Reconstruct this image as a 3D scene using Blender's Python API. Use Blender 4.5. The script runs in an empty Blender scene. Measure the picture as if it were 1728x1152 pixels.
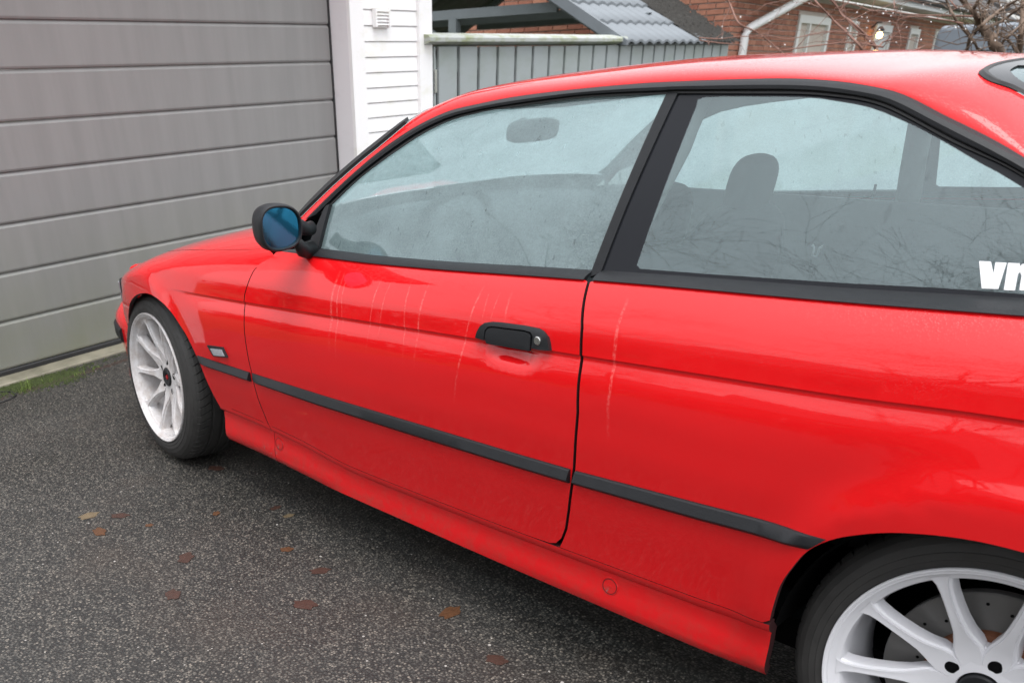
import bpy, bmesh, math, random
import numpy as np
from mathutils import Vector, Matrix, Euler
from mathutils.geometry import delaunay_2d_cdt

random.seed(7); RNG = np.random.default_rng(7)
SC = bpy.context.scene; COL = SC.collection

# ------------------------------------------------------------------ camera
cam_d = bpy.data.cameras.new('camera'); cam = bpy.data.objects.new('camera', cam_d); COL.objects.link(cam)
CF = Vector((-0.63408651, 0.56917749, -0.52342266)); CR = Vector((0.68226443, 0.73039293, -0.03227116)); CU = Vector((-0.36393619, 0.37757536, 0.85146186))
m = Matrix((CR, CU, -CF)).transposed().to_4x4(); m.translation = Vector((2.9274, -2.2824, 1.23874)); cam.matrix_world = m
cam_d.sensor_width = 36; cam_d.lens = 1466.46191 / 1728 * 36
cam_d.shift_x = (864 - 677.08113) / 1728; cam_d.shift_y = (1020.26168 - 576) / 1728
cam_d.clip_start = .05; cam_d.clip_end = 600
cam_d.dof.use_dof = True; cam_d.dof.focus_distance = 2.15; cam_d.dof.aperture_fstop = 6.3
SC.camera = cam

# ------------------------------------------------------------------ light
SUN_EL, SUN_ROT = math.radians(74), math.radians(125)
w = bpy.data.worlds.new('World'); SC.world = w; w.use_nodes = True
nt = w.node_tree; nt.nodes.clear()
sky = nt.nodes.new('ShaderNodeTexSky'); sky.sky_type = 'NISHITA'; sky.sun_disc = False
sky.sun_elevation = SUN_EL; sky.sun_rotation = SUN_ROT; sky.dust_density = 1.0; sky.air_density = 1.0
hsv = nt.nodes.new('ShaderNodeHueSaturation'); hsv.inputs['Saturation'].default_value = .12
bg = nt.nodes.new('ShaderNodeBackground'); bg.inputs['Strength'].default_value = .15
wo = nt.nodes.new('ShaderNodeOutputWorld')
# overcast: the cloud layer is brighter overhead than at the horizon
tc = nt.nodes.new('ShaderNodeTexCoord'); sxyz = nt.nodes.new('ShaderNodeSeparateXYZ'); nt.links.new(tc.outputs['Generated'], sxyz.inputs[0])
mr = nt.nodes.new('ShaderNodeMapRange'); mr.inputs[1].default_value = 0; mr.inputs[2].default_value = 1; mr.inputs[3].default_value = .55; mr.inputs[4].default_value = 1.75; nt.links.new(sxyz.outputs['Z'], mr.inputs[0])
mx = nt.nodes.new('ShaderNodeMix'); mx.data_type = 'RGBA'; mx.blend_type = 'MULTIPLY'; mx.inputs[0].default_value = 1
nt.links.new(sky.outputs[0], hsv.inputs['Color']); nt.links.new(hsv.outputs[0], mx.inputs[6]); nt.links.new(mr.outputs[0], mx.inputs[7]); nt.links.new(mx.outputs[2], bg.inputs['Color']); nt.links.new(bg.outputs[0], wo.inputs['Surface'])
sun_d = bpy.data.lights.new('sun', 'SUN'); sun_d.energy = 1.0; sun_d.angle = math.radians(45); sun_d.color = (1, .97, .93)
sun = bpy.data.objects.new('sun', sun_d); COL.objects.link(sun)
sd = Vector((math.sin(SUN_ROT) * math.cos(SUN_EL), math.cos(SUN_ROT) * math.cos(SUN_EL), math.sin(SUN_EL)))
sun.rotation_euler = sd.to_track_quat('Z', 'Y').to_euler()
SC.view_settings.view_transform = 'Standard'; SC.view_settings.look = 'None'; SC.view_settings.gamma = 1
SC.view_settings.exposure = 1.28
SC.view_settings.use_curve_mapping = False
SC.cycles.transparent_max_bounces = 16; SC.cycles.max_bounces = 10

# ------------------------------------------------------------------ materials
class NM:
    def __init__(s, name):
        s.m = bpy.data.materials.new(name); s.m.use_nodes = True; s.t = s.m.node_tree; s.n = s.t.nodes
        s.b = s.n['Principled BSDF']; s.out = s.n['Material Output']
    def new(s, t, **kw):
        x = s.n.new(t)
        for k, v in kw.items():
            if k in x.inputs: x.inputs[k].default_value = v
            else: setattr(x, k, v)
        return x
    def link(s, a, b): s.t.links.new(a, b)
    def set(s, **kw):
        for k, v in kw.items():
            i = s.b.inputs[k.replace('_', ' ')]
            i.default_value = (*v, 1) if isinstance(v, tuple) and len(v) == 3 and i.type == 'RGBA' else v
        return s
    def coord(s, scale=(1, 1, 1), kind='Object', rot=(0, 0, 0)):
        c = s.new('ShaderNodeTexCoord'); mp = s.new('ShaderNodeMapping'); mp.inputs['Scale'].default_value = scale; mp.inputs['Rotation'].default_value = rot
        s.link(c.outputs[kind], mp.inputs['Vector']); return mp.outputs[0]
    def noise(s, vec, scale, detail=4, rough=.55):
        x = s.new('ShaderNodeTexNoise'); x.inputs['Scale'].default_value = scale; x.inputs['Detail'].default_value = detail; x.inputs['Roughness'].default_value = rough
        s.link(vec, x.inputs['Vector']); return x.outputs['Fac']
    def voro(s, vec, scale, feature='F1', out='Distance'):
        x = s.new('ShaderNodeTexVoronoi'); x.feature = feature; x.inputs['Scale'].default_value = scale; s.link(vec, x.inputs['Vector']); return x.outputs[out]
    def ramp(s, fac, stops, interp='LINEAR'):
        r = s.new('ShaderNodeValToRGB'); r.color_ramp.interpolation = interp
        e = r.color_ramp.elements
        while len(e) < len(stops): e.new(.5)
        for i, (p, c) in enumerate(stops):
            e[i].position = p; e[i].color = (*c, 1) if isinstance(c, tuple) else (c, c, c, 1)
        s.link(fac, r.inputs[0]); return r.outputs['Color']
    def mix(s, fac, a, b, mode='MIX'):
        x = s.new('ShaderNodeMix'); x.data_type = 'RGBA'; x.blend_type = mode
        for sock, v in ((x.inputs[0], fac), (x.inputs[6], a), (x.inputs[7], b)):
            if isinstance(v, (int, float)): sock.default_value = v if sock.type == 'VALUE' else (v, v, v, 1)
            elif isinstance(v, tuple): sock.default_value = (*v, 1)
            else: s.link(v, sock)
        return x.outputs[2]
    def math(s, op, a, b=0.):
        x = s.new('ShaderNodeMath'); x.operation = op
        for i, v in enumerate((a, b)):
            if isinstance(v, (int, float)): x.inputs[i].default_value = v
            else: s.link(v, x.inputs[i])
        return x.outputs[0]
    def bump(s, h, strength=.3, dist=.002, to='Normal', normal=None):
        x = s.new('ShaderNodeBump'); x.inputs['Strength'].default_value = strength; x.inputs['Distance'].default_value = dist; s.link(h, x.inputs['Height'])
        if normal: s.link(normal, x.inputs['Normal'])
        if to: s.link(x.outputs[0], s.b.inputs[to])
        return x.outputs[0]
    def col(s, c): s.link(c, s.b.inputs['Base Color'])
    def rough(s, c): s.link(c, s.b.inputs['Roughness'])

def plain(name, c, rough=.5, metallic=0., bump=None, var=.0, vscale=8, **kw):
    k = NM(name); k.set(Base_Color=c, Roughness=rough, Metallic=metallic, **kw)
    if var or bump: v = k.coord()
    if var:
        n = k.noise(v, vscale, 5); k.col(k.mix(n, tuple(x * (1 - var) for x in c), tuple(min(1, x * (1 + var)) for x in c)))
    if bump: k.bump(k.noise(v, bump[0], 3), bump[1], bump[2])
    return k.m
M = {}

def paint():
    k = NM('red_paint'); k.set(Base_Color=(.60, .005, .012), Roughness=.5, Specular_IOR_Level=.0, Coat_Weight=1.0, Coat_Roughness=.06, Coat_IOR=1.55)
    v = k.coord(); sx = k.new('ShaderNodeSeparateXYZ'); k.link(v, sx.inputs[0])
    # beads of rain on the upper surfaces, sparser lower down
    hi = k.new('ShaderNodeMapRange'); hi.inputs[1].default_value = .72; hi.inputs[2].default_value = .95; k.link(sx.outputs['Z'], hi.inputs[0])
    dn = k.voro(v, 300); beads = k.ramp(dn, [(.10, 1.), (.34, 0.)])
    patch = k.ramp(k.noise(v, 5, 3), [(.35, .25), (.7, 1.)])
    amt = k.math('MULTIPLY', k.math('MULTIPLY', hi.outputs[0], patch), beads)
    b = k.new('ShaderNodeBump'); b.inputs['Strength'].default_value = .34; b.inputs['Distance'].default_value = .0012; k.link(amt, b.inputs['Height']); k.link(b.outputs[0], k.b.inputs['Coat Normal'])
    # run marks: rain has tracked down from the window sill (x at top, drift, width, top and bottom height)
    wob = k.math('MULTIPLY', k.math('SUBTRACT', k.noise(v, 14, 2), .5), .010); run = 0.
    brk = k.ramp(k.noise(v, 150, 2), [(.40, .10), (.62, 1.)])
    for x0, dr, wd, zt, zb in ((1.103, .00, .0050, .81, .655), (1.122, .05, .0028, .81, .645), (1.138, .11, .0024, .80, .70), (1.266, -.10, .0026, .815, .685), (1.302, -.10, .0022, .81, .71), (1.373, .10, .0026, .82, .675), (1.430, -.02, .0034, .825, .68),
                               (1.592, -.15, .0032, .835, .62), (1.622, .07, .0022, .83, .76), (1.649, -.06, .0022, .83, .775), (1.685, .10, .0034, .835, .775), (1.968, .09, .0042, .86, .64)):
        xc = k.math('SUBTRACT', k.math('SUBTRACT', k.math('ADD', sx.outputs['X'], wob), x0), k.math('MULTIPLY', k.math('SUBTRACT', .80, sx.outputs['Z']), dr))
        one = k.math('SUBTRACT', 1., k.math('DIVIDE', k.math('ABSOLUTE', xc), wd)); one.node.use_clamp = True
        top = k.new('ShaderNodeMapRange'); top.inputs[1].default_value = zt; top.inputs[2].default_value = zt - .03; k.link(sx.outputs['Z'], top.inputs[0])
        bot = k.new('ShaderNodeMapRange'); bot.inputs[1].default_value = zb - .05; bot.inputs[2].default_value = zb + .06; k.link(sx.outputs['Z'], bot.inputs[0])
        one = k.math('MULTIPLY', k.math('MULTIPLY', k.ramp(one, [(.0, 0.), (.5, 1.)]), top.outputs[0]), bot.outputs[0])
        run = k.math('MAXIMUM', run, one) if not isinstance(run, float) else one
    run = k.math('MULTIPLY', run, brk)
    base = k.mix(k.noise(v, 3, 4), (.60, .0062, .0085), (.68, .0082, .0112))
    # grime along the bottom of the sides
    gz = k.new('ShaderNodeMapRange'); gz.inputs[1].default_value = .34; gz.inputs[2].default_value = .18; k.link(sx.outputs['Z'], gz.inputs[0])
    gr = k.math('MULTIPLY', gz.outputs[0], k.ramp(k.noise(v, 26, 6, .7), [(.42, 0.), (.75, .5)]))
    base = k.mix(gr, base, (.20, .06, .045))
    lowz = k.new('ShaderNodeMapRange'); lowz.inputs[1].default_value = .245; lowz.inputs[2].default_value = .215; k.link(sx.outputs['Z'], lowz.inputs[0])
    frontx = k.new('ShaderNodeMapRange'); frontx.inputs[1].default_value = 1.1; frontx.inputs[2].default_value = .55; k.link(sx.outputs['X'], frontx.inputs[0])
    sc_ = k.math('MULTIPLY', k.math('MULTIPLY', lowz.outputs[0], frontx.outputs[0]), k.ramp(k.noise(v, 34, 5, .7), [(.60, 0.), (.66, .9)]))
    base = k.mix(sc_, base, (.16, .13, .12))
    k.col(k.mix(k.math('MULTIPLY', run, .24), base, (.85, .30, .27)))  # pale tint painted into the rain tracks for their sky reflection
    rn = k.noise(v, 14, 4); k.link(k.ramp(rn, [(.3, .02), (.75, .06)]), k.b.inputs['Coat Roughness'])
    rough = k.mix(run, .42, .7); k.rough(rough)
    return k.m
M['paint'] = paint()
M['black_plastic'] = plain('black_plastic', (.010, .011, .013), .52, Specular_IOR_Level=.35, bump=(420, .35, .0012), var=.25, vscale=30)
M['grey_plastic'] = plain('grey_plastic', (.013, .014, .016), .45, Specular_IOR_Level=.25, bump=(500, .35, .001), var=.25, vscale=40)
M['rubber'] = plain('rubber', (.018, .018, .019), .6, var=.3, vscale=20, bump=(220, .2, .0008))
M['pillar_black'] = plain('pillar_black', (.010, .011, .014), .20, Specular_IOR_Level=.20, bump=(700, .10, .0004))
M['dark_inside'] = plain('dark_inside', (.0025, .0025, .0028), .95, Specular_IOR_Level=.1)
M['gap'] = plain('panel_gap_shade', (.030, .004, .005), .7)  # shade of the panel gaps and cover groove put into the colour
M['cloth'] = plain('seat_cloth', (.030, .032, .034), .9, bump=(300, .3, .001), var=.3, vscale=60)
M['trim_grey'] = plain('grey_side_trim', (.11, .11, .11), .85)
M['headliner'] = plain('headliner', (.20, .20, .19), .9)
M['white_metal'] = plain('white_wheel_paint', (.68, .68, .71), .30, var=.06, vscale=12, Coat_Weight=.5, Coat_Roughness=.1)
M['steel'] = plain('brake_steel', (.13, .127, .122), .42, .3, var=.2, vscale=18)
M['rust'] = plain('rusty_iron', (.13, .045, .018), .8, var=.45, vscale=24)
M['chrome'] = plain('lock_metal', (.62, .62, .60), .25, 1.0)
M['emblem_red'] = plain('emblem_red', (.45, .01, .015), .4)
M['clear_lens'] = plain('clear_lens', (.36, .37, .40), .12, var=.4, vscale=90, bump=(160, .6, .002))
M['sticker'] = plain('white_sticker', (.82, .82, .84), .35)
M['lamp_red'] = plain('tail_lamp_red', (.35, .01, .01), .15)

def mirror_mat():
    k = NM('blue_mirror'); k.set(Base_Color=(.035, .21, .36), Metallic=1.0, Roughness=.05)
    v = k.coord(); k.bump(k.voro(v, 320), .06, .0003); return k.m
M['mirror'] = mirror_mat()

def tyre_mat():
    k = NM('tyre_rubber'); k.set(Base_Color=(.022, .022, .022), Roughness=.62)
    v = k.coord(); n = k.noise(v, 30, 6, .65); k.col(k.mix(n, (.012, .012, .012), (.040, .038, .036)))
    k.rough(k.ramp(n, [(.3, .5), (.7, .78)])); k.bump(k.noise(v, 160, 4, .7), .35, .0012); return k.m
M['tyre'] = tyre_mat()

def dirty_white():
    k = NM('white_wheel_paint_dusty'); k.set(Roughness=.34, Coat_Weight=.35)
    v = k.coord(); n = k.noise(v, 22, 6, .7); k.col(k.mix(k.ramp(n, [(.38, 0.), (.66, .6)]), (.64, .63, .64), (.34, .27, .23))); return k.m
M['dusty_white'] = dirty_white()

def glass(name, fog, tint, bead):
    """thin side glass: clear tint, a film of condensation and a mirror-like face"""
    k = NM(name); n = k.n; n.remove(k.b)
    v = k.coord()
    tr = k.new('ShaderNodeBsdfTransparent'); tr.inputs[0].default_value = (*tint, 1)
    df = k.new('ShaderNodeBsdfDiffuse'); df.inputs[0].default_value = (.42, .56, .58, 1)
    tl = k.new('ShaderNodeBsdfTranslucent'); tl.inputs[0].default_value = (.68, .79, .80, 1)
    mm = k.new('ShaderNodeMixShader'); mm.inputs[0].default_value = .62; k.link(df.outputs[0], mm.inputs[1]); k.link(tl.outputs[0], mm.inputs[2])
    f = k.noise(v, 7, 5, .6); fine = k.noise(v, 260, 2)
    fa = k.ramp(k.math('ADD', k.math('MULTIPLY', f, .6), k.math('MULTIPLY', fine, .4)), [(.36, fog * .72), (.64, min(1, fog * 1.22))])
    wipe = k.ramp(k.noise(k.coord((1, 1, .03)), 75, 2, .4), [(.68, 1.), (.73, .62)])
    fa = k.math('MULTIPLY', fa, wipe)
    m2 = k.new('ShaderNodeMixShader'); k.link(fa, m2.inputs[0]); k.link(tr.outputs[0], m2.inputs[1]); k.link(mm.outputs[0], m2.inputs[2])
    gl = k.new('ShaderNodeBsdfGlossy'); gl.inputs['Roughness'].default_value = .015; gl.inputs[0].default_value = (.86, .98, 1, 1)
    # two-sided mirror share of a thin pane (Schlick), the same from within and without
    ge = k.new('ShaderNodeNewGeometry'); dp = k.new('ShaderNodeVectorMath'); dp.operation = 'DOT_PRODUCT'; k.link(ge.outputs['Normal'], dp.inputs[0]); k.link(ge.outputs['Incoming'], dp.inputs[1])
    cs = k.math('SUBTRACT', 1., k.math('ABSOLUTE', dp.outputs['Value'])); fr = k.math('ADD', .105, k.math('MULTIPLY', .88, k.math('POWER', cs, 5.)))
    if bead:
        bp = k.new('ShaderNodeBump'); bp.inputs['Strength'].default_value = bead; bp.inputs['Distance'].default_value = .0012
        hz = k.math('MULTIPLY', k.ramp(k.voro(v, 240), [(.12, 1.), (.36, 0.)]), k.ramp(k.noise(v, 9, 3), [(.42, 0.), (.62, 1.)]))
        k.link(hz, bp.inputs['Height']); k.link(bp.outputs[0], gl.inputs['Normal']); k.link(bp.outputs[0], df.inputs['Normal'])
    m3 = k.new('ShaderNodeMixShader'); k.link(fr, m3.inputs[0]); k.link(m2.outputs[0], m3.inputs[1]); k.link(gl.outputs[0], m3.inputs[2])
    k.link(m3.outputs[0], k.out.inputs['Surface']); return k.m
M['glass'] = glass('misted_glass', .21, (.70, .85, .86), .18)
M['glass_front'] = glass('beaded_glass', .56, (.68, .84, .86), .55)
M['glass_clear'] = glass('clear_glass', .80, (.72, .88, .88), .0)
M['glass_frosted'] = glass('frosted_far_glass', .78, (.76, .88, .88), .0)
M['house_glass'] = plain('house_glass', (.10, .13, .14), .05, Specular_IOR_Level=.9)

def asphalt():
    k = NM('asphalt'); v = k.coord(); k.set(Roughness=.6)
    vc = k.new('ShaderNodeTexVoronoi'); vc.inputs['Scale'].default_value = 150; k.link(v, vc.inputs['Vector'])
    sx = k.new('ShaderNodeSeparateColor'); k.link(vc.outputs['Color'], sx.inputs[0])
    stone = k.ramp(sx.outputs[0], [(0., (.017, .0155, .014)), (.35, (.043, .040, .0355)), (.70, (.086, .079, .069)), (.90, (.128, .115, .098)), (1., (.205, .180, .150))])
    gap = k.ramp(vc.outputs['Distance'], [(.34, 0.), (.62, 1.)])
    c = k.mix(gap, stone, (.010, .0095, .009))
    big = k.noise(v, 1.1, 5, .6); c = k.mix(k.ramp(big, [(.35, .0), (.7, .45)]), c, k.mix(.5, c, (.038, .036, .033)))
    brown = k.ramp(k.noise(v, 1.9, 4), [(.52, 0.), (.72, .30)]); c = k.mix(brown, c, (.048, .033, .024))
    k.col(c)
    wet = k.noise(v, 1.7, 4); k.rough(k.ramp(wet, [(.35, .42), (.65, .72)]))
    h = k.math('SUBTRACT', k.math('MULTIPLY', sx.outputs[1], .6), vc.outputs['Distance'])
    k.bump(h, .55, .004); return k.m
M['asphalt'] = asphalt()

def garage_mat():
    k = NM('garage_door_steel'); v = k.coord(); k.set(Roughness=.48)
    grain = k.noise(k.coord((3, 3, 160)), 6, 4, .6); g2 = k.noise(k.coord((220, 60, 14)), 1, 3, .6)
    base = k.mix(k.noise(k.coord((5, 5, .5)), 2.2, 5, .6), (.185, .184, .182), (.275, .273, .268))
    sx = k.new('ShaderNodeSeparateXYZ'); k.link(v, sx.inputs[0])
    lo = k.new('ShaderNodeMapRange'); lo.inputs[1].default_value = .75; lo.inputs[2].default_value = .0; k.link(sx.outputs['Z'], lo.inputs[0])
    alg = k.math('MULTIPLY', lo.outputs[0], k.ramp(k.noise(v, 3.5, 5), [(.3, .25), (.7, .75)]))
    k.col(k.mix(alg, base, (.185, .195, .13)))
    k.bump(k.math('ADD', k.math('MULTIPLY', grain, .6), k.math('MULTIPLY', g2, .5)), .5, .0014); return k.m
M['garage'] = garage_mat()
def stained_white(name, c, stain, s0, s1, scale=4):
    k = NM(name); v = k.coord(); k.set(Roughness=.5)
    k.col(k.mix(k.ramp(k.noise(k.coord((1, 1, 2.2)), scale, 6, .65), [(s0, 0.), (s1, 1.)]), c, stain)); k.bump(k.noise(k.coord((6, 6, 90)), 3, 3), .15, .001); return k.m
M['white_wood'] = stained_white('white_painted_wood', (.86, .86, .86), (.70, .70, .58), .55, .9)
M['casing'] = stained_white('white_casing', (.78, .77, .79), (.66, .64, .66), .55, .9)
M['fence'] = stained_white('grey_fence_paint', (.31, .345, .35), (.26, .30, .275), .45, .75, 3)
M['fence_cap'] = stained_white('mossy_cap', (.38, .40, .385), (.22, .25, .12), .46, .66, 7)
M['concrete'] = stained_white('concrete', (.27, .25, .19), (.13, .125, .09), .42, .75, 9)
M['tile'] = plain('grey_roof_metal', (.15, .168, .185), .5, var=.15, vscale=5)
M['old_tile'] = plain('mossy_roof_metal', (.020, .018, .015), .85, var=.5, vscale=12, bump=(60, .8, .01))
M['timber'] = plain('grey_timber', (.15, .17, .18), .7, var=.15)
M['under_tile'] = plain('tile_underside', (.14, .15, .15), .7, var=.2)
M['mortar'] = plain('mortar', (.52, .46, .41), .9, var=.2, vscale=30)
def brick_mat(name, lo, hi):
    k = NM(name); oi = k.new('ShaderNodeObjectInfo'); v = k.coord(); wn = k.new('ShaderNodeTexWhiteNoise'); wn.noise_dimensions = '3D'
    ge = k.new('ShaderNodeNewGeometry'); sn = k.new('ShaderNodeMath'); 
    r = k.math('FRACT', k.math('ADD', oi.outputs['Random'], ge.outputs['Random Per Island']))
    c = k.mix(r, lo, hi); c = k.mix(k.ramp(k.noise(v, 20, 5), [(.4, 0.), (.8, .5)]), c, tuple(x * .55 for x in lo)); k.col(c); k.set(Roughness=.85); k.bump(k.noise(v, 90, 4), .4, .003); return k.m
M['brick'] = brick_mat('red_brick', (.30, .115, .075), (.44, .20, .13))
M['gutter'] = plain('white_pvc', (.80, .80, .80), .35, var=.05)
M['window_frame'] = plain('white_window_frame', (.72, .73, .72), .5, var=.05)
M['dark_roof'] = plain('dark_roof', (.055, .052, .052), .8, var=.3, bump=(30, .5, .01))
M['bark'] = plain('bark', (.13, .088, .062), .85, var=.35, vscale=20, bump=(70, .6, .004))
M['twig'] = plain('twig_bark', (.20, .105, .080), .8, var=.3, vscale=20)
M['water_drop'] = plain('water_drop', (.95, .95, .95), .02, Transmission_Weight=.0, Specular_IOR_Level=1.0)  # opaque white base colour paints the glint of the drops
M['moss'] = plain('moss', (.036, .050, .011), .95, var=.6, vscale=40)
M['grass'] = plain('grass', (.12, .17, .035), .8, var=.4, vscale=20)
M['leaf'] = plain('wet_leaf', (.045, .021, .015), .5, var=.4, vscale=60, bump=(120, .4, .001))
M['leaf_orange'] = plain('orange_leaf', (.080, .034, .014), .5, var=.4, vscale=60)
M['leaf_tan'] = plain('tan_leaf', (.12, .088, .05), .6, var=.4, vscale=60)
M['pebble'] = plain('pale_grit', (.30, .28, .26), .7, var=.3)
M['hedge'] = plain('hedge_leaf', (.045, .060, .020), .8, var=.5, vscale=3)
M['lawn'] = plain('lawn', (.055, .075, .022), .9, var=.4, vscale=5, bump=(60, .8, .02))
M['van'] = plain('blue_grey_cover', (.16, .185, .22), .45, var=.1)
k_ = NM('lit_bulb'); k_.set(Base_Color=(1, .8, .5), Emission_Color=(1, .62, .20), Emission_Strength=6.); M['bulb'] = k_.m

# ------------------------------------------------------------------ mesh helpers
def link(o, parent=None):
    COL.objects.link(o)
    if parent: o.parent = parent
    return o
def mesh_obj(name, V, F, mat, parent=None, smooth=False, loc=None, rot=None, mats=None, fm=None):
    me = bpy.data.meshes.new(name); me.from_pydata([tuple(map(float, v)) for v in V], [], [tuple(map(int, f)) for f in F])
    for mm in (mats or [mat]): me.materials.append(mm)
    if fm: me.polygons.foreach_set('material_index', fm)
    if smooth: me.polygons.foreach_set('use_smooth', [True] * len(me.polygons))
    me.update(); o = bpy.data.objects.new(name, me); link(o, parent)
    if loc is not None: o.location = loc
    if rot is not None: o.rotation_euler = rot
    return o
def empty(name, loc=(0, 0, 0), rz=0, parent=None):
    o = bpy.data.objects.new(name, None); link(o, parent); o.location = loc; o.rotation_euler = (0, 0, rz); o.empty_display_size = .1; return o
def tag(o, label=None, cat=None, group=None, kind=None):
    if label: o['label'] = label
    if cat: o['category'] = cat
    if group: o['group'] = group
    if kind: o['kind'] = kind
    return o
class MB:
    """collects simple solids into one mesh"""
    def __init__(s): s.V = []; s.F = []
    def add(s, V, F):
        n = len(s.V); s.V += [tuple(v) for v in V]; s.F += [tuple(i + n for i in f) for f in F]; return s
    def box(s, x0, x1, y0, y1, z0, z1):
        V = [(x, y, z) for x in (x0, x1) for y in (y0, y1) for z in (z0, z1)]
        return s.add(V, [(0, 1, 3, 2), (4, 6, 7, 5), (0, 4, 5, 1), (2, 3, 7, 6), (0, 2, 6, 4), (1, 5, 7, 3)])
    def prism(s, poly, axis, a, b):
        """poly: 2D points in the two other axes (cyclic order x->y->z), extruded along axis"""
        n = len(poly)
        def P(p, h): return {0: (h, p[0], p[1]), 1: (p[0], h, p[1]), 2: (p[0], p[1], h)}[axis]
        V = [P(p, a) for p in poly] + [P(p, b) for p in poly]
        F = [(i, (i + 1) % n, n + (i + 1) % n, n + i) for i in range(n)] + [tuple(range(n))[::-1], tuple(range(n, 2 * n))]
        return s.add(V, F)
    def tube(s, pts, rad, n=8, cap=True):
        pts = [Vector(p) for p in pts]; rads = rad if isinstance(rad, (list, tuple)) else [rad] * len(pts)
        V = []; up = Vector((.13, .21, .97)).normalized()
        for i, p in enumerate(pts):
            t = (pts[min(i + 1, len(pts) - 1)] - pts[max(i - 1, 0)]).normalized()
            a = t.cross(up)
            if a.length < .05: a = t.cross(Vector((1, 0, 0)))
            a.normalize(); b = t.cross(a)
            for k in range(n):
                q = 2 * math.pi * k / n; V.append(p + (a * math.cos(q) + b * math.sin(q)) * rads[i])
        F = [(i * n + k, i * n + (k + 1) % n, (i + 1) * n + (k + 1) % n, (i + 1) * n + k) for i in range(len(pts) - 1) for k in range(n)]
        if cap: F += [tuple(range(n))[::-1], tuple((len(pts) - 1) * n + k for k in range(n))]
        return s.add(V, F)
    def lathe(s, prof, n=48, axis='y', a0=0., a1=2 * math.pi, closed=True):
        """prof: (radius, depth) pairs turned about the y axis"""
        full = abs(a1 - a0 - 2 * math.pi) < 1e-6; m_ = n if full else n + 1; V = []
        for i in range(m_):
            q = a0 + (a1 - a0) * i / n
            for r, d in prof: V.append((r * math.cos(q), d, r * math.sin(q)))
        k = len(prof); F = []
        for i in range(n):
            j = (i + 1) % m_
            for p in range(k - 1): F.append((i * k + p, i * k + p + 1, j * k + p + 1, j * k + p))
        return s.add(V, F)
    def build(s, name, mat, parent=None, smooth=False, **kw): return mesh_obj(name, s.V, s.F, mat, parent, smooth, **kw)
def bevel_mod(o, wdt, seg=2):
    b = o.modifiers.new('bevel', 'BEVEL'); b.width = wdt; b.segments = seg; b.limit_method = 'ANGLE'; b.angle_limit = math.radians(40); b.harden_normals = False; return o
def auto_smooth(o, deg=35):
    me = o.data; me.polygons.foreach_set('use_smooth', [True] * len(me.polygons))
    bm = bmesh.new(); bm.from_mesh(me)
    for e in bm.edges:
        if len(e.link_faces) == 2 and e.calc_face_angle(0) > math.radians(deg): e.smooth = False
    bm.to_mesh(me); bm.free(); return o

# ------------------------------------------------------------------ car body surfaces (metres; x back from the front axle, z up, y half width)
def _interp(xs,ys):
    # natural-ish cubic (monotone pchip) interpolation
    xs=np.array(xs,float); ys=np.array(ys,float); h=np.diff(xs); d=np.diff(ys)/h
    m=np.zeros(len(xs)); m[0]=d[0]; m[-1]=d[-1]
    for i in range(1,len(xs)-1):
        if d[i-1]*d[i]>0:
            w1=2*h[i]+h[i-1]; w2=h[i]+2*h[i-1]; m[i]=(w1+w2)/(w1/d[i-1]+w2/d[i])
    def f(x):
        x=np.asarray(x,float); i=np.clip(np.searchsorted(xs,x)-1,0,len(xs)-2)
        t=(x-xs[i])/h[i]; t=np.where(x<xs[0],(x-xs[0])/h[0],t)
        tt=np.clip(t,0,1)
        v=(ys[i]*(2*tt**3-3*tt**2+1)+h[i]*m[i]*(tt**3-2*tt**2+tt)+ys[i+1]*(3*tt**2-2*tt**3)+h[i]*m[i+1]*(tt**3-tt**2))
        v=np.where(x<xs[0],ys[0]+m[0]*(x-xs[0]),v); v=np.where(x>xs[-1],ys[-1]+m[-1]*(x-xs[-1]),v)
        return v
    return f
RAKE=.03
def zr(x,z): return z-RAKE*(x-1.3)
LOW=_interp([.155,.17,.185,.20,.22,.245,.265,.2735,.2775,.281,.2865,.294,.302,.33,.36,.42,.49,.55,.60,.62,.64,.655,.672,.6885,.6920],
            [.800,.815,.8265,.8315,.8310,.8275,.8265,.8268,.8238,.8285,.8345,.8385,.8398,.8435,.848,.857,.8625,.8668,.8668,.8658,.8636,.8602,.8546,.8482,.8514])
UP=_interp([.60,.64,.680,.692,.72,.76,.80,.83,.86,.89,.92],[.8645,.8605,.854,.8515,.8485,.8415,.827,.811,.789,.760,.722])
SM=_interp([.55,.60,.66,.72,.76,.80,.83,.86,.89,.92],[.8655,.8650,.8595,.8505,.8425,.827,.811,.789,.760,.722])
PLAN=_interp([-.75,-.6,-.5,-.4,-.3,-.2,-.1,0,.14,.3,.5,.9,2.6,3.0,3.3,3.55,3.7],[-.42,-.30,-.235,-.175,-.128,-.094,-.067,-.045,-.022,-.009,-.002,0,0,-.008,-.030,-.075,-.14])
def sstep(a,b,x):
    t=np.clip((x-a)/(b-a),0,1); return t*t*(3-2*t)
SW=.692
CRL=_interp([.3,.559,.883,1.135,1.361,1.829,2.21,2.364,2.6],[.322,.318,.297,.268,.262,.257,.257,.265,.28])
SWL=_interp([.2,.33,.70,.90,1.415,1.821,2.152,2.41,2.62,3.3],[.694,.695,.701,.705,.717,.726,.734,.741,.751,.76])
BEL=_interp([-.2,.3,.834,1.14,1.372,1.754,1.971,2.352,2.596,3.0],[.837,.837,.837,.837,.841,.854,.861,.869,.877,.89])
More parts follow.
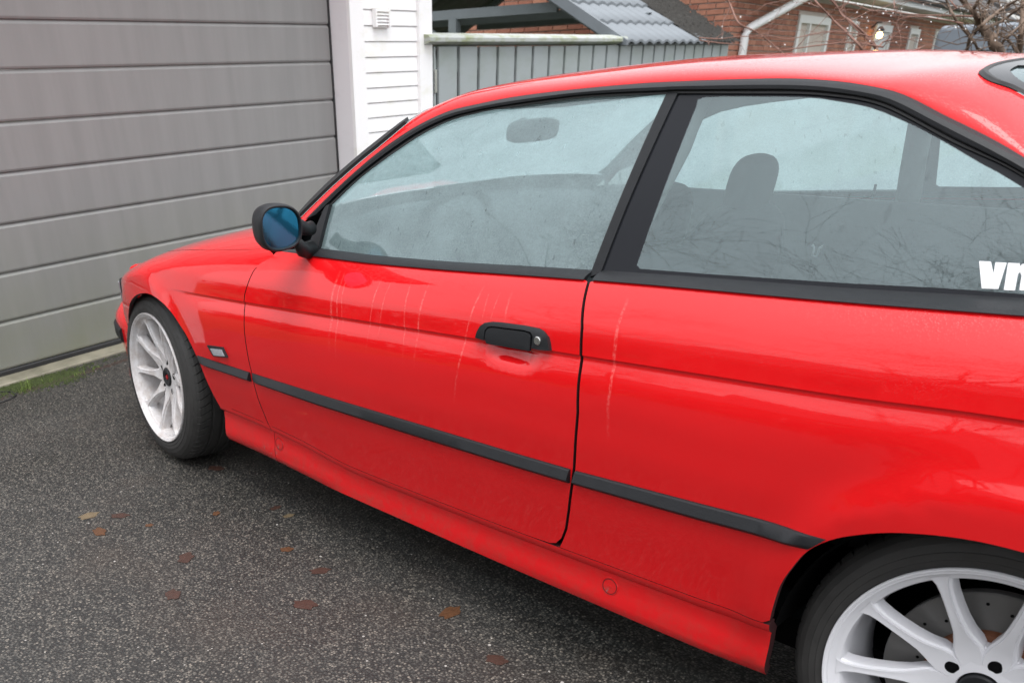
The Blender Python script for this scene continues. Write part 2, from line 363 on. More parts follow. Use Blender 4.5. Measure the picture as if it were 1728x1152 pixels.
def qmap(x,z):
    q=zr(x,z); c=CRL(x); s=SWL(x); b=BEL(x); m=.44
    return np.where(q<c,q-c+.278,np.where(q<m,.278+(q-c)*(m-.278)/(m-c),np.where(q<s,m+(q-m)*(.692-m)/(s-m),np.where(q<b,.692+(q-s)*(.862-.692)/(b-s),.862+q-b))))
def Y(x,z):
    x=np.asarray(x,float); z=np.asarray(z,float); q=qmap(x,z)
    b=sstep(.22,.50,x)*(1-sstep(3.0,3.3,x))
    up=UP(q)*b+SM(q)*(1-b)
    lo=LOW(q)*b+np.where(q>.55,SM(q),LOW(q))*(1-b)
    y=np.where(q>SW,up,lo)
    y=y+PLAN(x)
    # wheel arch lips
    for cx,R,a in ((0.02,.352,.012),(2.70,.352,.016)):
        r=np.hypot(x-cx,z-.31); y=y+a*np.exp(-((np.maximum(r-R,0))/.045)**2)*sstep(.22,.36,z)
    return y
def G(x,z):
    x=np.asarray(x,float); q=zr(x,np.asarray(z,float))-.86
    return .768-.44*q-.34*q*q*np.sign(q)-.018*((x-1.75)/.9)**2

RAIL=_interp([.74,.80,.86,.896,.946,1.017,1.084,1.151,1.217,1.296,1.377,1.467,1.568,1.673,1.771,1.86,2.066,2.178,2.265,2.309,2.375,2.438,2.506,2.70,2.86,2.95],
             [.800,.845,.895,.923,.962,1.015,1.061,1.099,1.129,1.154,1.167,1.179,1.188,1.195,1.200,1.203,1.205,1.200,1.188,1.177,1.152,1.129,1.101,1.012,.938,.90])
ZC=_interp([.50,.60,.75,.95,1.15,1.30,1.45,1.6,1.8,2.0,2.2,2.4,2.6,2.8,3.0,3.15],[0.8489,0.9036,0.9835,1.0791,1.1558,1.1956,1.2211,1.2365,1.2441,1.2423,1.2300,1.2147,1.1546,1.0844,1.0100,0.9544])
RA=_interp([.7,.9,1.0,1.2,1.35,1.6,1.9,2.2,2.4,2.6,2.9],[0.0616,0.1173,0.1003,0.0736,0.0589,0.0391,0.0349,0.0179,0.0632,0.0021,0.0500])
def bez(p0,p1,p2,p3,u):
    v=1-u; return v**3*p0+3*v*v*u*p1+3*v*u*u*p2+u**3*p3
def R(x,u):
    """roof and pillars: u=0 at the side rail, 1 on the centre line; returns (y,z)"""
    x=np.asarray(x,float); u=np.asarray(u,float)
    z0=RAIL(x); y0=G(x,z0); zc=np.maximum(ZC(x),z0+.004); h=np.maximum(zc-z0,.0)
    a=RA(x)
    return bez(y0,y0-.20*a,y0*.55,0*y0,u), bez(z0,z0+a,zc,zc,u)
ZS=_interp([-.75,-.6,-.5,-.4,-.2,0,.3,.6,.9],[0.4601,0.5194,0.5450,0.5720,0.6229,0.6633,0.7248,0.7650,0.7900])
ZH=_interp([-.75,-.6,-.5,-.4,-.2,0,.3,.6,.9],[0.5499,0.6200,0.6500,0.6680,0.7088,0.7627,0.8168,0.8497,0.8900])
def H(x,u):
    """front wing top and bonnet: u=0 at the wing shoulder, 1 on the centre line; returns (y,z)"""
    x=np.asarray(x,float); u=np.asarray(u,float)
    z0=ZS(x); y0=Y(x,z0); zc=ZH(x); h=zc-z0
    sl=(Y(x,z0+.004)-Y(x,z0-.004))/.008
    a=h*.62
    return bez(y0,y0+sl*a,y0*.70,0*y0,u), bez(z0,z0+a,zc,zc,u)

def dense(poly, step, closed=True):
    out = []; n = len(poly)
    for i in range(n if closed else n - 1):
        a = np.array(poly[i], float); b = np.array(poly[(i + 1) % n], float); k = max(1, int(math.ceil(np.linalg.norm(b - a) / step)))
        out += [tuple(a + (b - a) * j / k) for j in range(k)]
    if not closed: out.append(tuple(poly[-1]))
    return out
def inside(P, poly):
    P = np.asarray(P); x, y = P[:, 0], P[:, 1]; c = np.zeros(len(P), bool); n = len(poly)
    for i in range(n):
        x0, y0 = poly[i]; x1, y1 = poly[(i + 1) % n]
        k = ((y0 > y) != (y1 > y)); 
        if k.any(): c ^= k & (x < (x1 - x0) * (y - y0) / (y1 - y0 + 1e-15) + x0)
    return c
def smooth_line(pts, n=6):
    """Catmull-Rom through pts"""
    p = [np.array(q, float) for q in pts]; p = [2 * p[0] - p[1]] + p + [2 * p[-1] - p[-2]]; out = []
    for i in range(1, len(p) - 2):
        for j in range(n):
            t = j / n; out.append(tuple(.5 * (2 * p[i] + (p[i + 1] - p[i - 1]) * t + (2 * p[i - 1] - 5 * p[i] + 4 * p[i + 1] - p[i + 2]) * t * t + (3 * p[i] - p[i - 1] - 3 * p[i + 1] + p[i + 2]) * t ** 3)))
    out.append(tuple(p[-2])); return out
def panel(name, outline, S, mat, parent=None, lines=(), holes=(), step=.025, bstep=.012, thick=.010, side=1, flange=True):
    """sheet of bodywork or glass: a 2D outline meshed and lifted on to the surface S(x, t) -> x, y(outward), z"""
    ol = dense(outline, bstep); hs = [dense(h, bstep) for h in holes]; A = np.array(ol)
    ar = .5 * np.sum(A[:, 0] * np.roll(A[:, 1], -1) - np.roll(A[:, 0], -1) * A[:, 1])
    if ar < 0: ol = ol[::-1]; A = A[::-1]
    pts = list(ol); edges = [(i, (i + 1) % len(ol)) for i in range(len(ol))]
    for h in hs:
        b = len(pts); pts += h; edges += [(b + i, b + (i + 1) % len(h)) for i in range(len(h))]
    for l in lines:
        d = dense(l, bstep, False); k = inside(d, ol)
        b = len(pts); pts += d; edges += [(b + i, b + i + 1) for i in range(len(d) - 1)]
    fix = np.array(pts); lo, hi = A.min(0), A.max(0)
    gx = np.arange(lo[0] + step * .3, hi[0], step); gy = np.arange(lo[1] + step * .3, hi[1], step)
    g = np.stack(np.meshgrid(gx, gy, indexing='ij'), -1).reshape(-1, 2); g = g[inside(g, ol)]
    if len(g):
        keep = np.ones(len(g), bool)
        for i in range(0, len(g), 400):
            keep[i:i + 400] = np.sqrt(((g[i:i + 400, None] - fix[None]) ** 2).sum(-1)).min(1) > step * .45
        g = g[keep]
    res = delaunay_2d_cdt([Vector(p) for p in list(map(tuple, fix)) + list(map(tuple, g))], edges, [], 0, 1e-6)
    V2 = np.array([tuple(v) for v in res[0]]); T = np.array([f for f in res[2] if len(f) == 3])
    c = V2[T].mean(1); k = inside(c, ol)
    for h in hs: k &= ~inside(c, h)
    T = T[k]; c = c[k]
    d1 = V2[T[:, 1]] - V2[T[:, 0]]; d2 = V2[T[:, 2]] - V2[T[:, 0]]; a2 = d1[:, 0] * d2[:, 1] - d1[:, 1] * d2[:, 0]
    fl = a2 < 0; T[fl] = T[fl][:, ::-1]; ml = np.maximum.reduce([np.linalg.norm(V2[T[:, i]] - V2[T[:, (i + 1) % 3]], axis=1) for i in range(3)]); ok = np.abs(a2) / ml > 1.2e-4; T = T[ok]
    used = np.unique(T); rm = -np.ones(len(V2), int); rm[used] = np.arange(len(used)); V2 = V2[used]; T = rm[T]; c = V2[T].mean(1)
    def lift(P):
        x, y, z = S(P[:, 0], P[:, 1]); return np.stack([x, -side * np.asarray(y) , np.broadcast_to(z, np.shape(x))], -1)
    P3 = lift(V2); e = 1.5e-4
    corner = V2[T].reshape(-1, 2); cc = np.repeat(c, 3, 0); q = corner + (cc - corner) * .08
    N = np.cross(lift(q + [e, 0]) - lift(q - [e, 0]), lift(q + [0, e]) - lift(q - [0, e])) * 1.0
    N /= np.maximum(np.linalg.norm(N, axis=1), 1e-12)[:, None]
    # left side: x towards the back, t up, outward is -y: cross(x, t) = -y
    if side < 0: T = T[:, ::-1]; N = -N.reshape(-1, 3, 3)[:, ::-1].reshape(-1, 3)
    F = [tuple(map(int, t)) for t in T]; LN = [tuple(n) for n in N]; V = [tuple(p) for p in P3]
    if flange and thick:
        vn = np.zeros_like(P3); np.add.at(vn, T.ravel(), N); vn /= np.maximum(np.linalg.norm(vn, axis=1), 1e-9)[:, None]
        ed = {}
        for t in T:
            for i in range(3):
                a, b = int(t[i]), int(t[(i + 1) % 3]); ed[(a, b)] = 1
        bnd = [(a, b) for (a, b) in ed if (b, a) not in ed]
        for a, b in bnd:
            n = len(V); pa, pb = P3[a], P3[b]; ia, ib = pa - vn[a] * thick, pb - vn[b] * thick
            V += [tuple(pa), tuple(pb), tuple(ib), tuple(ia)]; F.append((n + 1, n, n + 3, n + 2))
            fn = np.cross(pa - pb, ia - pb); l = np.linalg.norm(fn); fn = fn / l if l > 1e-12 else vn[a]
            LN += [tuple(fn)] * 4
    me = bpy.data.meshes.new(name); me.from_pydata(V, [], F); me.materials.append(mat)
    if mat is M['paint']:
        me.materials.append(M['gap']); me.polygons.foreach_set('material_index', [0] * len(T) + [1] * (len(F) - len(T)))
    me.polygons.foreach_set('use_smooth', [True] * len(me.polygons)); me.update()
    me.normals_split_custom_set(LN)
    o = bpy.data.objects.new(name, me); return link(o, parent)

CAR = tag(empty('parked_car', (0, 0, 0)), 'red two door coupe with white wheels parked nose first at the garage', 'car')

def S_side(x, t): return x, Y(x, t), t
def S_door(x, t):
    d = np.exp(-np.maximum(np.abs((x - 1.716) / .058) - .0, 0) ** 4) * np.exp(-np.abs((t - .720) / .021) ** 4)
    return x, Y(x, t) - .013 * d, t
def S_in(x, t): return x, Y(x, t) - .032, t
WS = .85
def S_wing(x, t):
    zs = ZS(x); u = np.clip((t - zs) / WS, 0, 1); hy, hz = H(x, u)
    return x, np.where(t <= zs, Y(x, t), hy), np.where(t <= zs, t, hz)
def S_hood(x, v):
    u = v / WS; y, z = H(x, np.where(u > 1, 2 - u, u)); return x, np.where(u > 1, -y, y), z
RW = .60
def S_roof(x, v, off=0.):
    u = v / RW; y, z = R(x, np.where(u > 1, 2 - u, u)); return x, np.where(u > 1, -y, y), z - off
def S_glass(off=0.): return lambda x, t: (x, G(x, t) + off, t)
def beltz(x): return float(BEL(x)) + RAKE * (x - 1.3)
def ridgez(x): return float(CRL(x)) + RAKE * (x - 1.3) + .026
def creasez(x): return float(CRL(x)) + RAKE * (x - 1.3)
def swz(x): return float(SWL(x)) + RAKE * (x - 1.3)
XS = lambda a, b, n: [a + (b - a) * i / n for i in range(n + 1)]
SWLINE = [(x, swz(x)) for x in XS(.22, 3.3, 80)]; SWLINE2 = [(x, swz(x) - .0036) for x in XS(.22, 3.3, 80)]; SWLINE3 = [(x, swz(x) - .012) for x in XS(.22, 3.3, 80)]
MIDL = [(x, .44 + RAKE * (x - 1.3)) for x in XS(.3, 3.3, 30)]

DOOR_FRONT = [(.800, .8195), (.790, .805), (.753, .788), (.736, .767), (.723, .737), (.707, .702), (.7025, .682), (.7095, .640), (.7095, .567), (.712, .532), (.715, .490), (.717, .446), (.727, .375), (.738, .325), (.7425, .3165)]
DOOR_REAR = [(1.800, ridgez(1.8) + .002), (1.840, ridgez(1.84) + .0035), (1.858, .309), (1.873, .327), (1.884, .357), (1.893, .410), (1.900, .469), (1.904, .510), (1.9055, .552), (1.906, .635), (1.8965, .720), (1.883, .796), (1.862, .851), (1.854, .8705)]
def shift(pts, dx, dz=0): return [(x + dx, z + dz) for x, z in pts]
door_ol = DOOR_FRONT + [(x, ridgez(x) + .0015) for x in XS(.76, 1.79, 30)] + DOOR_REAR + [(x, beltz(x)) for x in XS(1.84, .82, 24)]
F_ARCH = smooth_line([(.458, .312), (.442, .345), (.421, .42), (.396, .476), (.369, .521), (.329, .558), (.286, .590), (.223, .616), (.146, .628), (.069, .622), (-.027, .598), (-.123, .553), (-.187, .495), (-.235, .435)], 4)
HOODLINE = [(-.47, .60), (-.30, .53), (-.10, .455), (.128, .361), (.39, .278), (.558, .266), (.65, .262), (.685, .285)]
wing_ol = F_ARCH + [(-.30, .445), (-.42, .470), (-.515, .490), (-.530, .515)] + [(-.525, float(ZS(-.525)) + .04)] + [(x, float(ZS(x)) + u * WS) for x, u in smooth_line([(-.515, .25), (-.50, .45)] + HOODLINE, 4)] \
    + [(x, float(ZS(x)) + u * WS) for x, u in [(.72, .255), (.765, .20), (.789, .155)]] + [(.786, .8075)] + shift(DOOR_FRONT[2:], -.0042) + [(x, ridgez(x) + .0015) for x in (.70, .62, .54)]
hood_half = [(x, u * WS - (.004 if i < 99 else 0)) for i, (x, u) in enumerate(smooth_line(HOODLINE, 4))]
hood_half = [(x, v + .009) for x, v in hood_half]
hood_rear = [(.68, .42 * WS), (.655, .60 * WS), (.60, .80 * WS), (.56, WS)]
hood_nose = [(-.56, WS), (-.555, .80 * WS), (-.52, .65 * WS)]
hl = hood_half + hood_rear; nose = hood_nose
hood_ol = hl + [(x, 2 * WS - v) for x, v in hl[:-1][::-1]] + [(x, 2 * WS - v) for x, v in nose[1:][::-1]] + nose
R_HALF = [(2.374, .336), (2.377, .373), (2.384, .422), (2.398, .463), (2.418, .506), (2.450, .540), (2.488, .564), (2.539, .587), (2.599, .604), (2.656, .614), (2.717, .617)]
R_ARCH = smooth_line(R_HALF + [(5.434 - x, z) for x, z in R_HALF[:-1][::-1]][:-2] + [(3.052, .44)], 3)
quarter_ol = R_ARCH + [(3.20, .455), (3.66, .470), (3.69, .62), (3.67, .80), (3.64, .885), (3.3, beltz(3.0) - .006)] + [(x, beltz(x)) for x in XS(2.95, 1.875, 30)] \
    + shift(DOOR_REAR[::-1], .0072)[0:-3] + [(1.870, .3035), (1.862, ridgez(1.862) + .0015)] + [(x, ridgez(x) + .0015) for x in XS(1.9, 2.36, 10)]
skirt_top = [(x, ridgez(x)) for x in XS(.458, 2.374, 60)]
def skirtz(x): return .197 - .010 * min(1, max(0, (x - .4) / .6))
def skirt(x0, x1): return [(x, ridgez(x)) for x in XS(x0, x1, 40)] + [(x, skirtz(x)) for x in XS(x1, x0, 40)]
CRL_LINES = [[(x, creasez(x) + d) for x in XS(.40, 2.40, 60)] for d in (-.0085, -.0045, -.0005, .003, .0085, .016)]

for s in (1, -1):
    dr = panel('door', door_ol, S_door, M['paint'], CAR, lines=[[(x, z) for x in XS(1.635, 1.80, 26)] for z in (.694, .699, .704, .709, .7135)] + [SWLINE, SWLINE2, SWLINE3, MIDL], side=s, step=.022, thick=.014)
    panel('front_wing', wing_ol, S_wing, M['paint'], CAR, lines=[SWLINE[:18], SWLINE2[:18], SWLINE3[:18]], side=s, step=.022, thick=.012)
    panel('quarter_panel', quarter_ol, S_side, M['paint'], CAR, lines=[SWLINE, SWLINE2, SWLINE3, MIDL], side=s, step=.024, thick=.014)
    panel('side_skirt', skirt(.458, .7415), S_side, M['paint'], CAR, lines=CRL_LINES, side=s, step=.016, thick=.02)
    panel('side_skirt', skirt(.7435, 2.374), S_side, M['paint'], CAR, lines=CRL_LINES, side=s, step=.018, thick=.02)
    # added dark sheet that blackens the gaps and keeps light from leaking in
    panel('gap_backing', [(.47, .22), (2.36, .22), (2.36, .35), (2.40, .50), (2.52, .615), (2.72, .645), (2.95, .60), (3.06, .48), (3.6, .48), (3.6, .86), (2.9, beltz(2.9) - .02)] + [(x, beltz(x) - .015) for x in XS(2.5, .85, 20)] + [(.70, .70), (.40, .70), (.34, .60), (.44, .46)],
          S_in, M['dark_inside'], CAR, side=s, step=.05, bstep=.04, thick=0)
    if s == 1: DOOR_L = dr
hood = panel('bonnet', hood_ol, S_hood, M['paint'], CAR, step=.03, thick=.012)

# roof with pillars, windscreen and rear window
WSL = [(.800, .125), (.835, .085), (.889, .068), (.94, .066), (.988, .064), (1.04, .060), (1.081, .056), (1.125, .075), (1.157, .118)]
RWIN = smooth_line([(2.95, .36), (2.80, .375), (2.60, .385), (2.446, .372), (2.401, .355), (2.372, .395), (2.362, .45), (2.358, .56), (2.361, .75), (2.365, 1.0)], 4)
ws_head = smooth_line([(1.157, .118), (1.178, .20), (1.165, .40), (1.135, .70), (1.115, 1.0)], 4)
ws_left = smooth_line(WSL, 3)
ws_base = smooth_line([(.800, .125), (.775, .22), (.73, .42), (.67, .65), (.60, .86), (.575, 1.0)], 4)
def mir(l): return [(x, 2 - u) for x, u in l[::-1]]
def sc(l): return [(x, u * RW) for x, u in l]
roof_ol = sc([(x, 0.) for x in XS(.80, 2.95, 70)] + RWIN[:-1] + mir(RWIN) + [(x, 2.) for x in XS(2.95, .80, 70)] + mir(ws_left)[::-1][0:0] + [(x, 2 - u) for x, u in ws_left[:-1]] + [(x, 2 - u) for x, u in ws_head[:-1]] + ws_head[::-1] + ws_left[::-1][1:])
panel('roof', roof_ol, S_roof, M['paint'], CAR, step=.025, thick=.012)
panel('headliner', sc([(x, .03) for x in XS(1.20, 2.30, 20)] + [(2.33, .5), (2.33, 1.5)] + [(x, 1.97) for x in XS(2.30, 1.20, 20)] + [(1.20, 1.7), (1.15, 1.0), (1.20, .3)]), lambda x, v: S_roof(x, v, .022), M['headliner'], CAR, step=.06, bstep=.05, thick=0)
ws_ol = sc(ws_left + ws_head[1:-1] + mir(ws_head)[:-1] + [(x, 2 - u) for x, u in ws_left[::-1]] + [(x, 2 - u) for x, u in ws_base[1:]] + ws_base[::-1][1:-1])
panel('windscreen', ws_ol, lambda x, v: S_roof(x, v, -.002), M['glass_clear'], CAR, step=.035, thick=0)
rw_ol = sc(RWIN + mir(RWIN)[1:])
panel('rear_window', rw_ol, lambda x, v: S_roof(x, v, -.002), M['glass'], CAR, step=.035, thick=0,
      )
def inset(l, d):  # towards the middle of the pane
    return [(x + d, u + .035) for x, u in l]
rw_in = [(x + (.045 if u > .5 else .03), min(1, u + .075)) for x, u in RWIN[:-3]] + [(2.425, 1.)]
panel('rear_window_border', sc([(x, u + .004) for x, u in RWIN] + mir([(x, u + .004) for x, u in RWIN])[1:] + mir(rw_in)[::-1] + rw_in[::-1][1:]), lambda x, v: S_roof(x, v, -.0045), M['pillar_black'], CAR, step=.03, thick=.001, flange=False)
def ribbon(name, rows, mat, parent=CAR, smooth=False, cap=True, angle=30):
    """loft through cross-sections (lists of points)"""
    V = [p for r in rows for p in r]; n = len(rows[0]); F = [(i * n + j, i * n + j + 1, (i + 1) * n + j + 1, (i + 1) * n + j) for i in range(len(rows) - 1) for j in range(n - 1)]
    if cap: F += [tuple(range(n))[::-1], tuple((len(rows) - 1) * n + j for j in range(n))]
    o = mesh_obj(name, V, F, mat, parent)
    bm = bmesh.new(); bm.from_mesh(o.data); bmesh.ops.recalc_face_normals(bm, faces=bm.faces); bm.to_mesh(o.data); bm.free()
    if smooth: auto_smooth(o, angle)
    return o
def on_roof(x, u, up=0., out=0.):
    y, z = R(x, u if u <= 1 else 2 - u); y = float(y) + out; return (x, -y if u <= 1 else y, float(z) + up)
# rubber round the windscreen
rows = []
loop = ws_left[::-1]
for s in (1, -1):
    rows = []
    for i, (x, u) in enumerate(loop):
        y, z = R(x, u); y1, z1 = R(x - .004, min(1, u + .055))
        rows.append([(x, -s * (float(y) + .001), float(z) + .001), (x - .003, -s * (float(y) + .004), float(z) + .0075), (x - .010, -s * float(y1), float(z1) + .0085), (x - .012, -s * (float(y1) - .006), float(z1) + .001)])
    ribbon('windscreen_seal', rows, M['rubber'], smooth=True)
# seal round the rear window
rows = []
allr = [(x, u) for x, u in RWIN] + [(x, u) for x, u in mir(RWIN)[1:]]
for x, u in allr:
    rows.append([on_roof(x - .003, u, .0015), on_roof(x + .002, u + (.006 if u < 1 else -.006), .006), on_roof(x + .008, u + (.014 if u < 1 else -.014), .0055), on_roof(x + .010, u + (.017 if u < 1 else -.017), .001)])
ribbon('rear_window_seal', rows, M['rubber'], smooth=True)
# cowl between bonnet and windscreen
rows = []
for i in range(25):
    f = i / 24 * 2; g = min(f, 2 - f)
    hb = np.array(hood_rear); xh = float(np.interp(g, [.29, .42, .60, .80, 1.0], [.690, .68, .655, .60, .56])); uh = max(g, .29)
    yh, zh = H(xh, uh); wb = np.array(ws_base); us = .125 + g * .875; xw = float(np.interp(us, wb[:, 1], wb[:, 0])); yw, zw = R(xw, us); sg = -1 if f <= 1 else 1
    rows.append([(xh - .012, sg * float(yh), float(zh) - .012), ((xh + xw) / 2, sg * float(yh + yw) / 2, float(zh + zw) / 2 - .022), (xw + .02, sg * float(yw), float(zw) + .002)])
ribbon('cowl_panel', rows, M['black_plastic'], smooth=True, cap=False)

# side glass
RAIL_LO = [(.959, .946), (1.026, .998), (1.095, 1.042), (1.162, 1.080), (1.227, 1.112), (1.305, 1.139), (1.385, 1.154), (1.465, 1.164), (1.646, 1.181), (1.760, 1.186), (1.866, 1.188)]
RAIL_LO2 = [(1.889, 1.189), (2.075, 1.188), (2.150, 1.186), (2.208, 1.181), (2.250, 1.1755), (2.290, 1.166), (2.342, 1.147), (2.407, 1.122), (2.467, 1.101), (2.514, 1.083), (2.66, 1.018), (2.80, .952)]
RAIL_UP = [(.80, .845), (.860, .895), (.896, .923), (.946, .962), (1.017, 1.015), (1.084, 1.061), (1.151, 1.099), (1.217, 1.129), (1.296, 1.154), (1.377, 1.167), (1.467, 1.179), (1.568, 1.188), (1.673, 1.195), (1.771, 1.200), (1.860, 1.203), (2.066, 1.205), (2.178, 1.200), (2.265, 1.188), (2.309, 1.177), (2.375, 1.152), (2.438, 1.129), (2.506, 1.101), (2.70, 1.012), (2.85, .944)]
CLEAR = smooth_line([(1.9415, 1.165), (1.95, 1.178), (2.073, 1.1785), (2.150, 1.177), (2.190, 1.173), (2.257, 1.163), (2.324, 1.143), (2.389, 1.119), (2.452, 1.093), (2.500, 1.074), (2.62, 1.020), (2.72, .968), (2.732, .950), (2.715, .943)], 3) + [(2.581, .934), (2.469, .929), (2.333, .920), (2.10, .9075), (1.95, .9005), (1.9405, .906)]
GL_F = [(x, beltz(x) + .006) for x in XS(.93, 1.842, 20)] + [(1.8655, 1.186)] + smooth_line(RAIL_LO, 3)[::-1][1:] + [(.945, .90)]
GL_R = [(x, beltz(x) + .002) for x in XS(1.862, 2.80, 20)] + smooth_line(RAIL_LO2, 3)[::-1]
def band(lo, hi, n=60, off=(.0, .008, .010, .004)):
    """soft rubber section between two lines on the glass surface"""
    lo = np.array(lo); hi = np.array(hi)
    def arc(p):
        d = np.r_[0, np.cumsum(np.linalg.norm(np.diff(p, axis=0), axis=1))]; s_ = np.linspace(0, 1, n) * d[-1]; return np.stack([np.interp(s_, d, p[:, 0]), np.interp(s_, d, p[:, 1])], 1)
    return arc(lo), arc(hi)
for s in (1, -1):
    g = panel('door_window', GL_F, S_glass(-.001), M['glass_front'] if s == 1 else M['glass_frosted'], CAR, side=s, step=.05, thick=0)
    q = panel('quarter_window', CLEAR, S_glass(.0005), M['glass'] if s == 1 else M['glass_frosted'], CAR, side=s, step=.05, thick=0)
    panel('black_border', GL_R, S_glass(.0005), M['pillar_black'], q, holes=[CLEAR], side=s, step=.05, thick=.002)
    # rail trim: one long soft section over both windows
    a, b = band(smooth_line([(.925, .920)] + RAIL_LO + RAIL_LO2, 3), smooth_line([(.870, .902)] + RAIL_UP[2:], 3), 110)
    rows = []
    for (x0, z0), (x1, z1) in zip(a, b):
        def P(f, o): x = x0 + (x1 - x0) * f; z = z0 + (z1 - z0) * f; return (x, -s * (float(G(x, z)) + o), z)
        rows.append([P(-.12, -.006), P(-.05, .002), P(.10, .0035), P(.16, .012), P(.50, .015), P(.86, .011), P(.93, .004), P(1.04, .002)])
    tr_ = ribbon('window_trim', rows, M['grey_plastic'], smooth=True, cap=False)
    # dark lip under the roof edge and black groove along the glass
    rows = []
    for (x0, z0), (x1, z1) in zip(a, b):
        def P(f, o): x = x0 + (x1 - x0) * f; z = z0 + (z1 - z0) * f; return (x, -s * (float(G(x, z)) + o), z)
        rows.append([P(-.30, .0005), P(-.28, .004), P(-.08, .005), P(-.06, -.002)])
    ribbon('seal_lip', rows, M['rubber'], parent=tr_, cap=False)
    # belt trims
    for nm, x0, x1, h in (('belt_trim', .925, 1.846, .0135), ('belt_trim', 1.8665, 2.83, .0135)):
        rows = []
        for x in XS(x0, x1, 40):
            zb = beltz(x) + .0005; yb = float(Y(x, zb - .003)); yg = float(G(x, zb + h)); 
            rows.append([(x, -s * (yb - .006), zb - .004), (x, -s * (yb + .0035), zb), (x, -s * (yb * .65 + yg * .35 + .006), zb + h * .42), (x, -s * (yg + .006), zb + h * .86), (x, -s * (yg + .0005), zb + h)])
        ribbon(nm, rows, M['grey_plastic'], smooth=True, angle=60)
    # pillar strip between the two panes
    pill = panel('pillar_strip', [(1.8455, .876), (1.868, .8845), (1.876, 1.00), (1.893, 1.187), (1.8705, 1.187), (1.857, 1.02)], S_glass(.005), M['grey_plastic'], CAR, side=s, step=.03, thick=.008)
    panel('glass_edge', [(1.8425, .876), (1.8462, .876), (1.8578, 1.02), (1.8712, 1.187), (1.8668, 1.187), (1.8535, 1.02)], S_glass(.0015), M['rubber'], pill, side=s, step=.03, thick=.004)
    # mirror sail
    panel('mirror_sail', [(.905, .815), (.944, .817), (.962, .827), (.9625, .945), (.947, .940)], S_glass(.010), M['black_plastic'], CAR, side=s, step=.03, thick=.016)

# rubbing strips along the sides
def strip(zu, zl, x0, x1, s, taper0=.0, taper1=.0, n=40, slant=None):
    rows = []
    for x in XS(x0, x1, n):
        a = float(np.interp(x, *zip(*zu))); b = float(np.interp(x, *zip(*zl)))
        k = min(1, (x - x0) / taper0 if taper0 else 1) if x < (x0 + x1) / 2 else min(1, (x1 - x) / taper1 if taper1 else 1)
        k = max(k, .25); h = a - b
        def P(z, o):
            x_ = x + (slant(x, (z - b) / h) if slant else 0); return (x_, -s * (float(Y(x_, z)) + o * k), z)
        rows.append([P(a, -.002), P(a - .0005, .0045), P(a - .003, .0075), P(b + h * .33, .0165), P(b + h * .28, .0165), P(b + .002, .0085), P(b, .004), P(b, -.002)])
    return ribbon('rubbing_strip', rows, M['black_plastic'], smooth=True, angle=25)
ZU = [(.399, .4765), (.713, .481), (1.075, .4865), (1.422, .4955), (1.764, .5035), (1.902, .508), (2.2, .5245), (2.45, .5405)]
ZL = [(.399, .4485), (.708, .4525), (1.033, .4525), (1.418, .4605), (1.764, .4705), (1.897, .4755), (2.204, .491), (2.347, .501), (2.45, .5115)]
